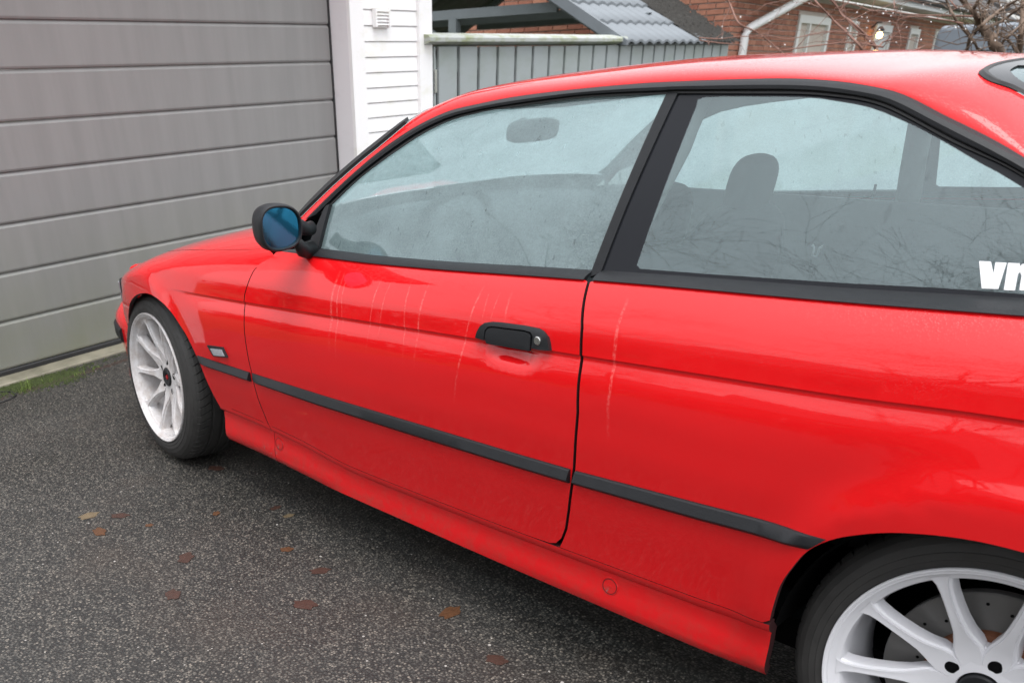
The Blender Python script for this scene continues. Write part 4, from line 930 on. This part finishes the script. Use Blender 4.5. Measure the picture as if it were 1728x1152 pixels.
# fallen leaves
LEAF = [((.253, -1.275), .034, 'leaf_tan', 'tan crumpled leaf on the asphalt ahead of the row, left of the car'), ((.332, -1.201), .032, 'leaf', 'brown narrow leaf lying beside the tan crumpled leaf'),
        ((.393, -1.306), .034, 'leaf_orange', 'orange brown flat leaf nearest the tan leaf, towards the camera'), ((.470, -1.169), .014, 'leaf_orange', 'tiny orange leaf scrap on open asphalt'),
        ((.556, -.967), .017, 'leaf_orange', 'small rust coloured leaf midway to the car sill'), ((.756, -1.204), .036, 'leaf', 'dark brown rounded leaf in the middle of the asphalt'),
        ((.922, -1.346), .030, 'leaf', 'dark plum leaf nearest the camera on the left'), ((.937, -.958), .022, 'leaf_orange', 'orange brown leaf close under the door of the car'),
        ((1.236, -1.118), .036, 'leaf', 'large veined brown leaf lowest in the left half'), ((.668, -.805), .022, 'leaf', 'dark leaf beside a straw coloured stalk near the sill'),
        ((.749, -.811), .020, 'leaf_tan', 'straw coloured leaf scrap beside a dark leaf near the sill'), ((.221, -.752), .034, 'leaf', 'brown wet leaf behind the front wheel'),
        ((1.55, -.87), .036, 'leaf_orange', 'ochre leaf on the dark wet asphalt under the rear quarter'), ((1.784, -.948), .030, 'leaf', 'square torn red brown leaf at the bottom of the picture'), ((1.117, -.971), .030, 'leaf', 'dark brown leaf almost hidden against wet asphalt')]
for (x, y), r, mt, lb in LEAF:
    a = random.random() * 6.28; n = 14; V = []; el = random.uniform(.55, .8)
    for j in range(n):
        q = 2 * math.pi * j / n; rr = r * (1 + .16 * math.sin(q * 5 + a)) * (1.0 if j % 2 else .9); px, py = rr * math.cos(q), rr * el * math.sin(q); V.append((x + px * math.cos(a) - py * math.sin(a), y + px * math.sin(a) + py * math.cos(a), .0014 + r * .03 * random.random()))
    V.append((x, y, .0022)); V += [(vx, vy, vz - .0012) for vx, vy, vz in V[:n]]
    F = [(j, (j + 1) % n, n) for j in range(n)] + [(j, n + 1 + j, n + 1 + (j + 1) % n, (j + 1) % n) for j in range(n)]
    tag(mesh_obj('fallen_leaf', V, F, M[mt], smooth=False), lb, 'leaf', 'leaves fallen on the driveway')
cb = MB().tube([gw(-.30, .14, .004), gw(-.20, .15, .004), gw(-.135, .19, .004), gw(-.10, .25, .004), gw(-.115, .31, .004), gw(-.17, .345, .004), gw(-.30, .36, .004)], .0028, 6)
tag(cb.build('cable', M['rubber'], smooth=True), 'thin black cable looping over the ground at the left edge of the threshold', 'cable')

# ------------------------------------------------------------------ fence and lean-to carport
FA = 1.753404
FE = tag(empty('board_fence', (-1.97, 2.58, 0), FA), 'grey vertical board fence with mossy pale cap beside the white garage corner', 'fence')
BP = .2625
for k in range(-1, 22):
    a = .044 + BP * k + .019; b = .044 + BP * (k + 1) - .019
    if k == -1: a = .005
    if k == 21: b = 5.80
    MB().box(a, b, -.012, .010, 0, 1.365 + .01 * 0).build('board', M['fence'], FE); bevel_mod(FE.children[-1], .003, 1)
for k in range(22):
    c = .044 + BP * k; MB().box(c - .12, c + .12, .055, .074, 0, 1.36).build('back_board', M['fence'], FE)
MB().box(0, 5.8, .0105, .0545, 1.22, 1.30).build('rail', M['fence'], FE); MB().box(0, 5.8, .0105, .0545, .25, .33).build('rail', M['fence'], FE)
MB().prism([(-.060, 1.392), (-.060, 1.414), (-.048, 1.428), (.055, 1.446), (.09, 1.440), (.09, 1.370), (.012, 1.370), (-.03, 1.380)], 0, -.11, 2.99).build('cap', M['fence_cap'], FE); bevel_mod(FE.children[-1], .005)
hg = MB().box(.0, .028, -.020, -.0125, 1.10, 1.235).build('hinge', M['chrome'], FE)

CP = tag(empty('carport', (-1.97, 2.58, 0), FA), 'open grey carport with ribbed metal tile roof standing behind the board fence', 'carport')
T0, T1, TM = 2.93, 5.95, 4.78
ez, ey, sl = 1.372, -.075, .385 / .70; yr = 2.05; zr_ = ez + sl * (yr - ey)     # eave height, slope, ridge
PW, RO = .205, .345                                                            # tile pan width and course depth along the slope
sn = math.sqrt(1 + sl * sl)
def tile_mesh(w_, l_, mat):
    nx = 10; V = []; F = []
    for j, (t, lift) in enumerate(((0, -.020), (0, .0), (.5, .0), (1.0, -.004))):
        for i in range(nx + 1):
            u = i / nx; h = .020 * (.5 - .5 * math.cos(2 * math.pi * u)) ** .8
            V.append((u * w_, t * l_ / sn, t * l_ / sn * sl + h + .018 * (1 - t) + lift))
    n = nx + 1; F = [(j * n + i, j * n + i + 1, (j + 1) * n + i + 1, (j + 1) * n + i) for j in range(3) for i in range(nx)]
    me = bpy.data.meshes.new('roof_tile'); me.from_pydata(V, [], F); me.materials.append(mat); me.polygons.foreach_set('use_smooth', [j > 0 for j in range(3) for i in range(nx)]); return me
TG, TO = tile_mesh(PW, RO, M['tile']), tile_mesh(PW, RO, M['old_tile'])
ncol = int((T1 - T0) / PW); nrow = int((yr - ey) * sn / RO)
for r in range(nrow):
    for c in range(ncol):
        x = T0 + c * PW; y = ey + r * RO / sn; o = add_part('roof_tile', TG if x < TM - .02 * r else TO, CP, (x, y, ez + sl * (y - ey)))
# far slope, seen from beneath
nr2 = 8; V = []; F = []; nx = ncol * 6
for r in range(nr2 * 2):
    row = r // 2; up = r % 2
    for i in range(nx + 1):
        y = yr + (row + up) * .34; V.append((T0 + i * (T1 - T0) / nx, y, zr_ - sl * (y - yr) + .022 * math.cos(2 * math.pi * i / 6) - (.028 if not up else .0)))
n = nx + 1
for r in range(nr2 * 2 - 1):
    for i in range(nx): F.append((r * n + i, r * n + i + 1, (r + 1) * n + i + 1, (r + 1) * n + i))
MB_ = mesh_obj('far_roof_slope', V, F, M['under_tile'], CP)
MB().add([(T0, ey + .05, ez - .006), (T1, ey + .05, ez - .006), (T1, yr, zr_ - .02), (T0, yr, zr_ - .02)], [(0, 1, 2, 3)]).build('roof_deck', M['timber'], CP)
for x in (3.02, 4.4, 5.8):
    MB().prism([(.10, ez + .055), (.10, ez + .0), (yr, zr_ - .12), (yr, zr_ - .025)], 0, x, x + .06).build('rafter', M['timber'], CP)
    e2 = yr + (yr - ey); MB().prism([(yr + .001, zr_ - .025), (yr + .001, zr_ - .12), (e2, ez - .09), (e2, ez - .03)], 0, x, x + .06).build('rafter', M['timber'], CP)
    MB().box(x + .062, x + .105, .72, 3.35, 1.655, 1.735).build('tie_beam', M['timber'], CP)
    MB().box(x + .0, x + .09, 3.65, 3.74, 0, 1.5).build('post', M['timber'], CP)
MB().prism([(ey - .02, ez - .01), (ey - .02, ez - .008), (ey + .10, ez + .0), (yr, zr_ - .055), (yr, zr_ + .03), (ey - .02, ez + .030)], 0, T0 - .045, T0 - .008).build('barge_board', M['tile'], CP)
MB().box(2.992, 5.8, -.030, .05, 1.3655, 1.384).build('eave_board', M['tile'], CP)
MB().box(3.06, 3.15, 1.83, 1.92, 0, 1.66).build('post', M['timber'], CP)
MB().prism([(1.92, 1.36), (2.36, 1.655), (2.28, 1.655), (1.92, 1.44)], 0, 3.075, 3.135).build('brace', M['timber'], CP)
MB().prism([(.36, 1.655), (.44, 1.655), (1.05, 1.36), (.95, 1.33)], 0, 4.40, 4.46).build('brace', M['timber'], CP)
# twig debris on the mossy roof
dm = MB()
for i in range(26):
    x = random.uniform(5.0, 5.9); y = ey + random.uniform(0, .25); a = random.uniform(-.5, .5); l = random.uniform(.1, .4); zz = ez + sl * (y - ey) + .05
    dm.tube([(x, y, zz), (x + l * .5, y + .02 * a, zz + random.uniform(0, .03)), (x + l, y + .1 * a, zz + .01)], [.005, .004, .002], 4)
tag(dm.build('twig_debris', M['twig']), kind='stuff')
V = []; F = []
for i in range(2600):
    x = random.uniform(TM - .05, T1); y = random.uniform(ey, ey + 1.7); zz = ez + sl * (y - ey) + .03; r = random.uniform(.01, .03); n = len(V); a = random.random() * 6
    for j in range(5): V.append((x + r * math.cos(a + j * 1.257), y + r * math.sin(a + j * 1.257), zz + sl * r * math.sin(a + j * 1.257) - .008))
    V.append((x, y, zz + r * .5)); F += [(n + j, n + (j + 1) % 5, n + 5) for j in range(5)]
tag(mesh_obj('roof_moss', V, F, M['old_tile'], CP), kind='stuff')

# ------------------------------------------------------------------ brick house
HA = math.atan2(.9854, -.17)
HO = tag(empty('brick_house', (-3.367, 8.90, 0), HA), 'long red brick house with white windows and grey eaves behind the carport', 'house')
HO.rotation_mode = 'XYZ'; HO.rotation_euler = Euler((0, 0, HA)); TILT = .0138
HO.rotation_euler = (Matrix.Rotation(HA, 3, 'Z') @ Matrix.Rotation(TILT, 3, 'Y')).to_euler()
# in the house frame: x along the long wall, y into the house, z up (tilted a hair, the plot falls away)
HZ = -.035
WINS = [(2.55, 4.12, .62, 1.744 + HZ + .035), (5.26, 5.79, .62, 1.744), (9.82, 10.74, .62, 1.744), (12.40, 13.91, .62, 1.744), (15.84, 17.19, .62, 1.744)]
DOORS = [(7.02, 8.24, 0, 1.744)]
CO, BL = .0600, .215; ZT = 1.975
MB().box(.018, 21, .018, .30, -.2, ZT).build('wall', M['mortar'], HO)
MB().prism([(.3005, -.2), (6.35, -.2), (6.35, 2.32), (3.2, 3.98), (.3005, 2.40)], 0, .018, .30).build('gable_wall', M['mortar'], HO)
def hole(x0, x1, z0, z1):
    for a, b, c, d in WINS + DOORS:
        if x1 > a and x0 < b and z1 > c and z0 < d: return (a, b)
    return None
bricks = []
r0 = int(1.05 / CO)
for r in range(r0, int(ZT / CO)):
    z = r * CO; off = (r % 2) * BL / 2
    for c in range(-1, int(18.6 / BL)):
        a = c * BL + off + .006; b = a + BL - .012; a = max(a, 0.0)
        if b - a < .02: continue
        h = hole(a, b, z, z + CO - .0135)
        segs = [(a, b)]
        if h: segs = [(a, min(b, h[0] - .002))] if a < h[0] - .02 else ([(max(a, h[1] + .002), b)] if b > h[1] + .02 else [])
        for a1, b1 in segs: bricks.append((a1, b1, z, 0))
for r in range(r0, int(3.95 / CO)):
    z = r * CO; off = ((r + 1) % 2) * BL / 2
    for c in range(-1, int(6.3 / BL)):
        a = c * BL + off + .006; b = a + BL - .012; a = max(a, .020)
        if b - a > .02 and z + CO < (2.24 + .53 * a if a < 3.2 else 3.94 - .53 * (b - 3.2)): bricks.append((a, b, z, 1))
def brick_box(mb, a, b, z, side, j):
    h = CO - .0135
    if side == 0: mb.box(a, b, -j, .0175, z, z + h)
    else: mb.box(-j, .0175, a, b, z, z + h)
def near(bk):
    a, b, z, side = bk; t = a if side == 0 else a * .9; return (0 if 1.25 < z < 2.0 else 50) + t
bricks.sort(key=near); shared = {}
rest = MB()
for i, (a, b, z, side) in enumerate(bricks):
    if i < 290:
        key = (round(b - a, 3), side)
        if key not in shared:
            mb = MB(); brick_box(mb, 0, b - a, 0, side, .004); shared[key] = tmp_mesh(mb, 'brick', M['brick'])
        add_part('brick', shared[key], HO, ((a, 0, z) if side == 0 else (0, a, z)))
    else: brick_box(rest, a, b, z, side, .004)
ro = tag(rest.build('brickwork', M['brick'], HO), kind='stuff')
for a, b, c, d in WINS:
    f = .10 if b - a > .8 else .09
    fr = MB().box(a, a + f, -.03, .10, c, d).box(b - f, b, -.03, .10, c, d).box(a + f, b - f, -.03, .10, d - f * .9, d).box(a + f, b - f, -.03, .10, c, c + f)
    if b - a > 1.2: fr.box(a + (b - a) * .36 - .03, a + (b - a) * .36 + .03, -.028, .10, c + f, d - f * .9)
    wn = fr.build('window', M['window_frame'], HO); MB().box(a + f, b - f, .02, .03, c + f, d - f * .9).build('pane', M['house_glass'], wn)
a, b, c, d = DOORS[0]
dr = MB().box(a, a + .10, -.03, .10, c, d).box(b - .10, b, -.03, .10, c, d).box(a + .10, b - .10, -.03, .10, d - .1, d).box(a + .1, b - .1, .01, .06, c, d - .1).build('house_door', M['window_frame'], HO)
MB().box(.0, 21, -.42, .0, 1.985, 2.02).build('soffit', M['window_frame'], HO)
MB().box(.0, 21, -.445, -.4205, 1.97, 2.10).build('fascia', M['window_frame'], HO)
gt = MB().lathe([(.052, 0), (.052, 20.5)], 12, a0=math.pi, a1=2 * math.pi); gt.V = [(y + .3, -.50 + x, 2.085 + z_) for x, y, z_ in gt.V]; gt.build('gutter', M['dark_roof'], HO)
MB().add([(-.25, -.52, 2.10), (21, -.52, 2.10), (21, 3.2, 4.1), (-.25, 3.2, 4.1)], [(0, 1, 2, 3)]).add([(-.25, -.50, 2.13), (21, -.50, 2.13), (21, 3.2, 4.14), (-.25, 3.2, 4.14)], [(0, 1, 2, 3)]).build('roof', M['dark_roof'], HO)
MB().add([(-.25, 3.2, 4.14), (21, 3.2, 4.14), (21, 6.9, 2.10), (-.25, 6.9, 2.10)], [(0, 1, 2, 3)]).build('roof', M['dark_roof'], HO)
dp = MB().tube([(.36, -.055, -.1), (.36, -.055, 1.465), (.375, -.057, 1.50), (.42, -.062, 1.53), (.50, -.075, 1.555), (1.05, -.23, 1.73), (1.62, -.36, 1.895), (1.72, -.42, 1.95), (1.74, -.48, 2.02), (1.74, -.50, 2.08)], .047, 16)
dp.build('downpipe', M['gutter'], HO, smooth=True)
# arched garden door leaning in the carport end
gd = MB().box(-.05, -.012, 1.02, 1.70, 0, 1.66).build('white_door', M['window_frame'], HO)
ar = MB().tube([(-.056, 1.08 + .56 * i / 16, 1.36 + .17 * math.sin(math.pi * i / 16)) for i in range(17)], .012, 6).build('arch_moulding', M['timber'], gd)

LA = tag(empty('wall_lamp', (-3.367, 8.90, 0), HA), 'lit lantern with dark hood on the brick wall beside the white house door', 'lamp')
LA.rotation_euler = HO.rotation_euler
mb = MB().lathe([(.0001, .10), (.03, .09), (.062, .045), (.068, .032), (.06, .032)], 20); mb.V = [(x + 6.72, z_ - .16, y + 1.60) for x, y, z_ in mb.V]; mb.build('hood', M['dark_roof'], LA, smooth=True)
mb = MB().lathe([(.0001, .04), (.03, .036), (.050, .0), (.040, -.042), (.0001, -.055)], 20); mb.V = [(x + 6.72, z_ - .16, y + 1.58) for x, y, z_ in mb.V]; mb.build('globe', M['bulb'], LA, smooth=True)
MB().tube([(6.72, -.005, 1.68), (6.72, -.10, 1.76), (6.72, -.16, 1.755)], .014, 6).build('bracket', M['dark_roof'], LA)

# second house end beyond, with paler brick
H2 = tag(empty('neighbour_annex', (0, 0, 0)), 'orange brick annex at the far end of the long brick house', 'house')
c, q = math.cos(HA), math.sin(HA)
def hw(t, y, z): return (-3.367 + t * c - y * q, 8.90 + t * q + y * c, z)
V = [hw(21.2, -.35, -.3), hw(21.2, 3, -.3), hw(33, 3, -.3), hw(33, -.35, -.3)]; V += [(x, y, 1.90) for x, y, z in V]
mesh_obj('wall', V, [(0, 1, 5, 4), (1, 2, 6, 5), (2, 3, 7, 6), (3, 0, 4, 7)], brick_mat('orange_brick', (.50, .17, .09), (.56, .21, .12)), H2)
V = [hw(21.1, -.6, 1.90), hw(33.2, -.6, 1.90), hw(33.2, 3.2, 3.2), hw(21.1, 3.2, 3.2)]; V += [(x, y, z + .12) for x, y, z in V]
mesh_obj('roof', V, [(0, 1, 2, 3)[::-1], (4, 5, 6, 7), (0, 1, 5, 4), (1, 2, 6, 5), (2, 3, 7, 6), (3, 0, 4, 7)], M['dark_roof'], H2)

# blue-grey covered caravan at the right edge
CV = tag(empty('covered_trailer', (-2.65, 16.2, 0), HA), 'blue grey covered trailer with rounded shoulders at the right behind the bare tree', 'trailer')
body = MB().prism([(-.95, .45), (-.95, 1.28), (-.80, 1.50), (-.60, 1.57), (.9, 1.57), (.95, 1.45), (.95, .45)], 0, -.2, 3.4).build('cover', M['van'], CV); bevel_mod(body, .06, 3)
for z in (.85, 1.20): MB().box(-.205, 3.405, -.955, .955, z, z + .012).build('cover_seam', M['rubber'], CV)
for x in (.9, 1.7):
    wl = MB().lathe([(.01, -.1), (.26, -.1), (.28, -.06), (.28, .06)], 24).build('wheel', M['tyre'], CV, smooth=True); wl.location = (x, -.93, .28)
MB().box(-1.2, -.21, -.04, .04, .42, .50).build('drawbar', M['steel'], CV)

# ------------------------------------------------------------------ bare trees
def bare_tree(name, base, height, spread, seed, label, group=None, lean=(0, 0), rad=.045, levels=5, drops=0, twigs=1.0, mat='bark', kids=(3, 5)):
    rnd = random.Random(seed); t = tag(empty(name, base), label, 'tree', group); big = MB(); fine = MB(); tips = []
    def grow(p, d, length, r, lv):
        n = 5; pts = [p]; rs = [r]; q = p.copy(); dd = d.copy()
        for i in range(n):
            dd = (dd + Vector((rnd.gauss(0, .16), rnd.gauss(0, .16), rnd.gauss(0, .10) + (.05 if lv < 2 else -.03)))).normalized(); q = q + dd * length / n; pts.append(q.copy()); rs.append(max(.0014, r * (1 - .55 * (i + 1) / n)))
        (big if lv < 2 else fine).tube(pts, rs, 7 if lv < 2 else 4, cap=False)
        if lv >= levels:
            tips.append(pts[-1]); tips.append(pts[3]); return
        nk = rnd.randint(*kids) if lv else rnd.randint(4, 5)
        for k in range(int(nk * (twigs if lv > 1 else 1))):
            i = rnd.randint(2, n) if lv else rnd.randint(2, n); b = pts[i]; a = rnd.random() * 6.283; e = Vector((math.cos(a), math.sin(a), rnd.uniform(-.05, .55))).normalized()
            nd = (dd * rnd.uniform(.45, .9) + e * rnd.uniform(.6, 1.1) * spread).normalized(); grow(b, nd, length * rnd.uniform(.55, .85), max(.0016, rs[i] * rnd.uniform(.5, .75)), lv + 1)
    grow(Vector((0, 0, -.03)), Vector((lean[0], lean[1], 1)).normalized(), height * .42, rad, 0)
    big.build('trunk', M[mat], t, smooth=True); tag(fine.build('twigs', M['twig'], t), kind='stuff')
    if drops:
        mb = MB()
        for p in rnd.sample(tips, min(drops, len(tips))):
            p = p + Vector((0, 0, -.006)); r = rnd.uniform(.006, .0105)
            mb.add([p + Vector(v) * r for v in ((1, 0, 0), (0, 1, 0), (-1, 0, 0), (0, -1, 0), (0, 0, 1.3), (0, 0, -1))], [(0, 1, 4), (1, 2, 4), (2, 3, 4), (3, 0, 4), (1, 0, 5), (2, 1, 5), (3, 2, 5), (0, 3, 5)])
        tag(mb.build('raindrops', M['water_drop'], t), kind='stuff')
    return t
TREE_A = [([(-.051, 8.155, .913), (-.245, 8.380, 1.146), (-.244, 8.035, 1.265), (-.378, 8.199, 1.352), (-.496, 8.344, 1.412)], .0480, .0340),
 ([(-.495, 8.341, 1.412), (-.497, 8.192, 1.480), (-.490, 8.003, 1.532), (-.657, 8.319, 1.581), (-.678, 8.135, 1.644), (-.719, 7.925, 1.722)], .0280, .0120),
 ([(-.563, 8.224, 1.539), (-.448, 7.928, 1.573), (-.498, 8.121, 1.632), (-.568, 8.377, 1.712)], .0200, .0100),
 ([(-.501, 8.335, 1.421), (-.446, 8.186, 1.500), (-.559, 8.578, 1.569), (-.526, 8.494, 1.630), (-.469, 8.351, 1.705)], .0220, .0100),
 ([(-.306, 7.770, 1.402), (-.308, 7.993, 1.482), (-.332, 8.323, 1.549), (-.170, 8.095, 1.593), (-.150, 8.326, 1.647)], .0190, .0080),
 ([(-.311, 7.867, 1.381), (-.333, 8.347, 1.445), (-.256, 8.354, 1.504), (-.142, 8.224, 1.562), (-.202, 8.683, 1.649)], .0160, .0070),
 ([(-.433, 8.108, 1.404), (-.524, 8.293, 1.358), (-.427, 7.938, 1.332), (-.444, 7.980, 1.273), (-.496, 8.159, 1.180)], .0200, .0140),
 ([(-.471, 8.072, 1.333), (-.542, 7.978, 1.414), (-.546, 7.712, 1.502), (-.720, 8.034, 1.591), (-.777, 7.971, 1.696)], .0150, .0060),
 ([(-.277, 8.414, 1.184), (-.251, 8.091, 1.265), (-.298, 8.207, 1.371), (-.426, 8.496, 1.455), (-.334, 8.206, 1.494)], .0180, .0060),
 ([(-.325, 8.428, 1.232), (-.221, 8.255, 1.322), (-.277, 8.676, 1.392), (-.224, 8.754, 1.469)], .0150, .0060),
 ([(-.437, 7.968, 1.332), (-.388, 7.991, 1.271), (-.404, 8.267, 1.176)], .0120, .0100)]
TREE_B = [([(-.114, 8.643, .946), (-.265, 8.913, 1.176), (-.224, 8.643, 1.330), (-.326, 8.898, 1.475), (-.465, 9.169, 1.699)], .0340, .0240),
 ([(-.238, 8.763, 1.177), (-.263, 8.597, 1.256), (-.282, 8.386, 1.315), (-.441, 8.697, 1.348)], .0160, .0050),
 ([(-.340, 9.022, 1.371), (-.213, 8.775, 1.445), (-.230, 9.060, 1.565)], .0180, .0100),
 ([(-.245, 8.799, 1.235), (-.263, 8.587, 1.331), (-.471, 8.860, 1.387), (-.508, 8.661, 1.408)], .0100, .0030)]
TREE_S = [([(-1.932, 6.117, 1.739), (-1.920, 6.268, 1.642), (-1.645, 5.974, 1.487), (-1.616, 6.193, 1.434), (-1.501, 6.423, 1.305), (-1.272, 6.157, 1.235)], .0070, .0050),
 ([(-1.595, 6.251, 1.617), (-1.456, 6.206, 1.629), (-1.268, 6.186, 1.646)], .0040, .0030),
 ([(-1.638, 6.380, 1.408), (-1.313, 6.242, 1.360), (-1.250, 6.535, 1.391), (-1.231, 6.830, 1.407), (-.948, 6.669, 1.386), (-.890, 6.908, 1.357)], .0030, .0050),
 ([(-1.471, 6.806, 1.699), (-1.269, 6.650, 1.590), (-1.315, 6.985, 1.517), (-1.136, 6.910, 1.411), (-.917, 6.768, 1.289), (-.971, 7.089, 1.212)], .0060, .0110),
 ([(-1.359, 6.872, 1.701), (-1.288, 7.005, 1.595), (-1.268, 7.230, 1.493), (-.999, 6.973, 1.378), (-.916, 7.123, 1.268), (-.946, 7.324, 1.207)], .0060, .0120),
 ([(-.426, 7.834, 1.483), (-.724, 7.966, 1.505), (-.878, 7.676, 1.520), (-.947, 7.310, 1.543), (-1.190, 7.508, 1.568), (-1.279, 7.312, 1.616), (-1.303, 6.995, 1.631)], .0080, .0030),
 ([(-.458, 7.754, 1.432), (-.722, 7.835, 1.481), (-.740, 7.390, 1.497), (-.853, 7.367, 1.486), (-.942, 7.556, 1.446), (-.784, 7.231, 1.381)], .0070, .0030),
 ([(-.877, 7.152, 1.208), (-.954, 7.083, 1.323), (-1.018, 6.793, 1.457), (-1.249, 7.043, 1.536), (-1.332, 6.979, 1.671)], .0130, .0050),
 ([(-1.525, 6.384, 1.253), (-1.296, 6.240, 1.282), (-1.123, 6.527, 1.308), (-1.059, 6.963, 1.319), (-.744, 6.844, 1.273)], .0040, .0080),
 ([(-1.071, 7.656, 1.679), (-.921, 7.347, 1.564), (-.997, 7.591, 1.467)], .0050, .0030),
 ([(-.569, 7.844, 1.548), (-.641, 7.845, 1.610), (-.790, 8.115, 1.668)], .0060, .0040),
 ([(-.656, 7.345, 1.243), (-.719, 7.700, 1.273), (-.714, 7.708, 1.282)], .0060, .0050),
 ([(-.843, 6.879, 1.211), (-.929, 7.280, 1.312), (-.774, 7.076, 1.325), (-.804, 7.064, 1.361)], .0090, .0040),
 ([(-1.957, 5.885, 1.398), (-1.843, 6.040, 1.383), (-1.583, 5.922, 1.390), (-1.535, 6.350, 1.386)], .0060, .0030),
 ([(-2.004, 5.969, 1.381), (-1.741, 5.871, 1.350), (-1.612, 5.943, 1.336)], .0060, .0030)]

def traced_tree(name, base, limbs, seed, label, group, drops, ntw, mat='bark', root=True):
    """stems along given centre lines, each carrying its own side twigs"""
    rnd = random.Random(seed); t = tag(empty(name, base), label, 'tree', group); B0 = Vector(base); big = MB(); fine = MB(); tips = []
    for k, (pts, r0, r1) in enumerate(limbs):
        pp = [Vector(p) - B0 for p in smooth_line(pts, 4)]
        if k == 0 and root: pp = [Vector((0, 0, -.04)), Vector((.02, .01, .35)), Vector((.01, -.02, .7))] + pp[1:]
        n = len(pp); rs = [r0 + (r1 - r0) * i / (n - 1) for i in range(n)]
        pp = [p + Vector((rnd.gauss(0, .12), rnd.gauss(0, .12), rnd.gauss(0, .12))) * rs[i] for i, p in enumerate(pp)]
        (big if k == 0 and root else fine).tube(pp, rs, 9 if r0 > .02 else 6, cap=True)
        if k and root is not None:
            pass
        L = sum((pp[i + 1] - pp[i]).length for i in range(n - 1))
        for j in range(max(2, int(L * ntw))):
            i = rnd.randint(1, n - 1); p = pp[i].copy(); d = (pp[i] - pp[i - 1]).normalized(); side = Vector((rnd.gauss(0, 1), rnd.gauss(0, 1), rnd.gauss(.25, .7))).normalized(); d = (d * .5 + side * .9).normalized()
            l = rnd.uniform(.10, .55); r = min(rs[i] * .5, .0045) + .0006; q = [p]; m_ = 5
            for _ in range(m_):
                d = (d + Vector((rnd.gauss(0, .22), rnd.gauss(0, .22), rnd.gauss(-.03, .18)))).normalized(); q.append(q[-1] + d * l / m_)
                if rnd.random() < .35:
                    dd = (d + Vector((rnd.gauss(0, .8), rnd.gauss(0, .8), rnd.gauss(0, .6)))).normalized(); l2 = rnd.uniform(.05, .18); e = q[-1] + dd * l2
                    fine.tube([q[-1], q[-1] + dd * l2 * .5 + Vector((0, 0, rnd.gauss(0, .008))), e], [r * .6, r * .5, .0010], 4, cap=False); tips.append(e)
            fine.tube(q, [r, r * .9, r * .75, r * .6, r * .5, .0012], 4, cap=False); tips.append(q[-1]); tips.append(q[3])
    big.build('trunk', M[mat], t, smooth=True) if big.V else None
    tag(fine.build('branches', M['twig'] if mat == 'twig' else M['bark'], t, smooth=True), kind='stuff')
    mb = MB()
    for p in rnd.sample(tips, min(drops, len(tips))):
        p = p + Vector((0, 0, -.005)); r = rnd.uniform(.0045, .0075)
        mb.add([p + Vector(v) * r for v in ((1, 0, 0), (0, 1, 0), (-1, 0, 0), (0, -1, 0), (0, 0, 1.3), (0, 0, -1))], [(0, 1, 4), (1, 2, 4), (2, 3, 4), (3, 0, 4), (1, 0, 5), (2, 1, 5), (3, 2, 5), (0, 3, 5)])
    tag(mb.build('raindrops', M['water_drop'], t), kind='stuff')
    return t
traced_tree('bare_tree', (-.05, 8.15, 0), TREE_A, 11, 'bare fruit tree with forked brown trunk seen over the rear of the roof', 'bare trees behind the car', 45, 9)
traced_tree('bare_tree', (-.12, 8.55, 0), TREE_B, 23, 'second bare tree with a straight upright stem at the right edge of the picture', 'bare trees behind the car', 18, 7)
TREE_S = [([(-1.9, 7.9, .5), (-1.55, 7.9, .8)] + [], .012, .012)] + TREE_S
traced_tree('bare_shrub', (-1.35, 7.9, 0), TREE_S, 37, 'low bare shrub with long rusty twigs and raindrops before the downpipe and white windows', 'bare trees behind the car', 50, 4, 'twig')
# ------------------------------------------------------------------ across the road, mirrored in the glass and paint
NH = tag(empty('neighbour_house', (-1.5, -16.5, 0), 0), 'brick house across the road with a dark tiled roof, mirrored in the car windows', 'house')
MB().box(-9, 9, -7, 0, 0, 2.7).build('wall', M['brick'], NH)
MB().prism([(-7.4, 2.6), (.5, 2.6), (-3.5, 5.4)], 0, -9.4, 9.4).build('roof', M['dark_roof'], NH)
for x in (-6.5, -2.8, 1.2, 5.2):
    wn = MB().box(x, x + 1.5, .001, .06, .9, 2.2).build('window', M['window_frame'], NH); MB().box(x + .1, x + 1.4, .0605, .07, 1.0, 2.1).build('pane', M['house_glass'], wn)
V = []; F = []; rh = random.Random(5)
for i in range(15000):
    x = rh.uniform(-12, 15); y = -8.6 + rh.gauss(0, .32); z = rh.random() ** .8 * (1.55 + .12 * math.sin(x * 1.7) + .1 * math.sin(x * 4.1)); r = rh.uniform(.03, .07); n = len(V)
    for k in range(4): V.append((x + rh.gauss(0, r), y + rh.gauss(0, r), z + rh.gauss(0, r)))
    F += [(n, n + 1, n + 2), (n, n + 2, n + 3)]
tag(mesh_obj('hedge', V, F, M['hedge']), 'clipped dark hedge along the far side of the drive, mirrored in the car doors', 'hedge')
for i, (x, y, h, sd) in enumerate([(.9, -5.3, 5.6, 3), (2.9, -5.6, 5.6, 8), (-1.0, -5.2, 5.4, 15), (-3.2, -5.8, 5.2, 19)]):
    bare_tree('bare_tree', (x, y, 0), h, 1.1, sd, ['bare garden tree mirrored in the rear side window', 'bare garden tree mirrored beside the window lettering', 'bare garden tree mirrored at the foot of the black pillar', 'bare garden tree mirrored low in the door glass'][i], 'bare trees across the drive', (.02 * i, 0), .07, 5, 0, 1.0)
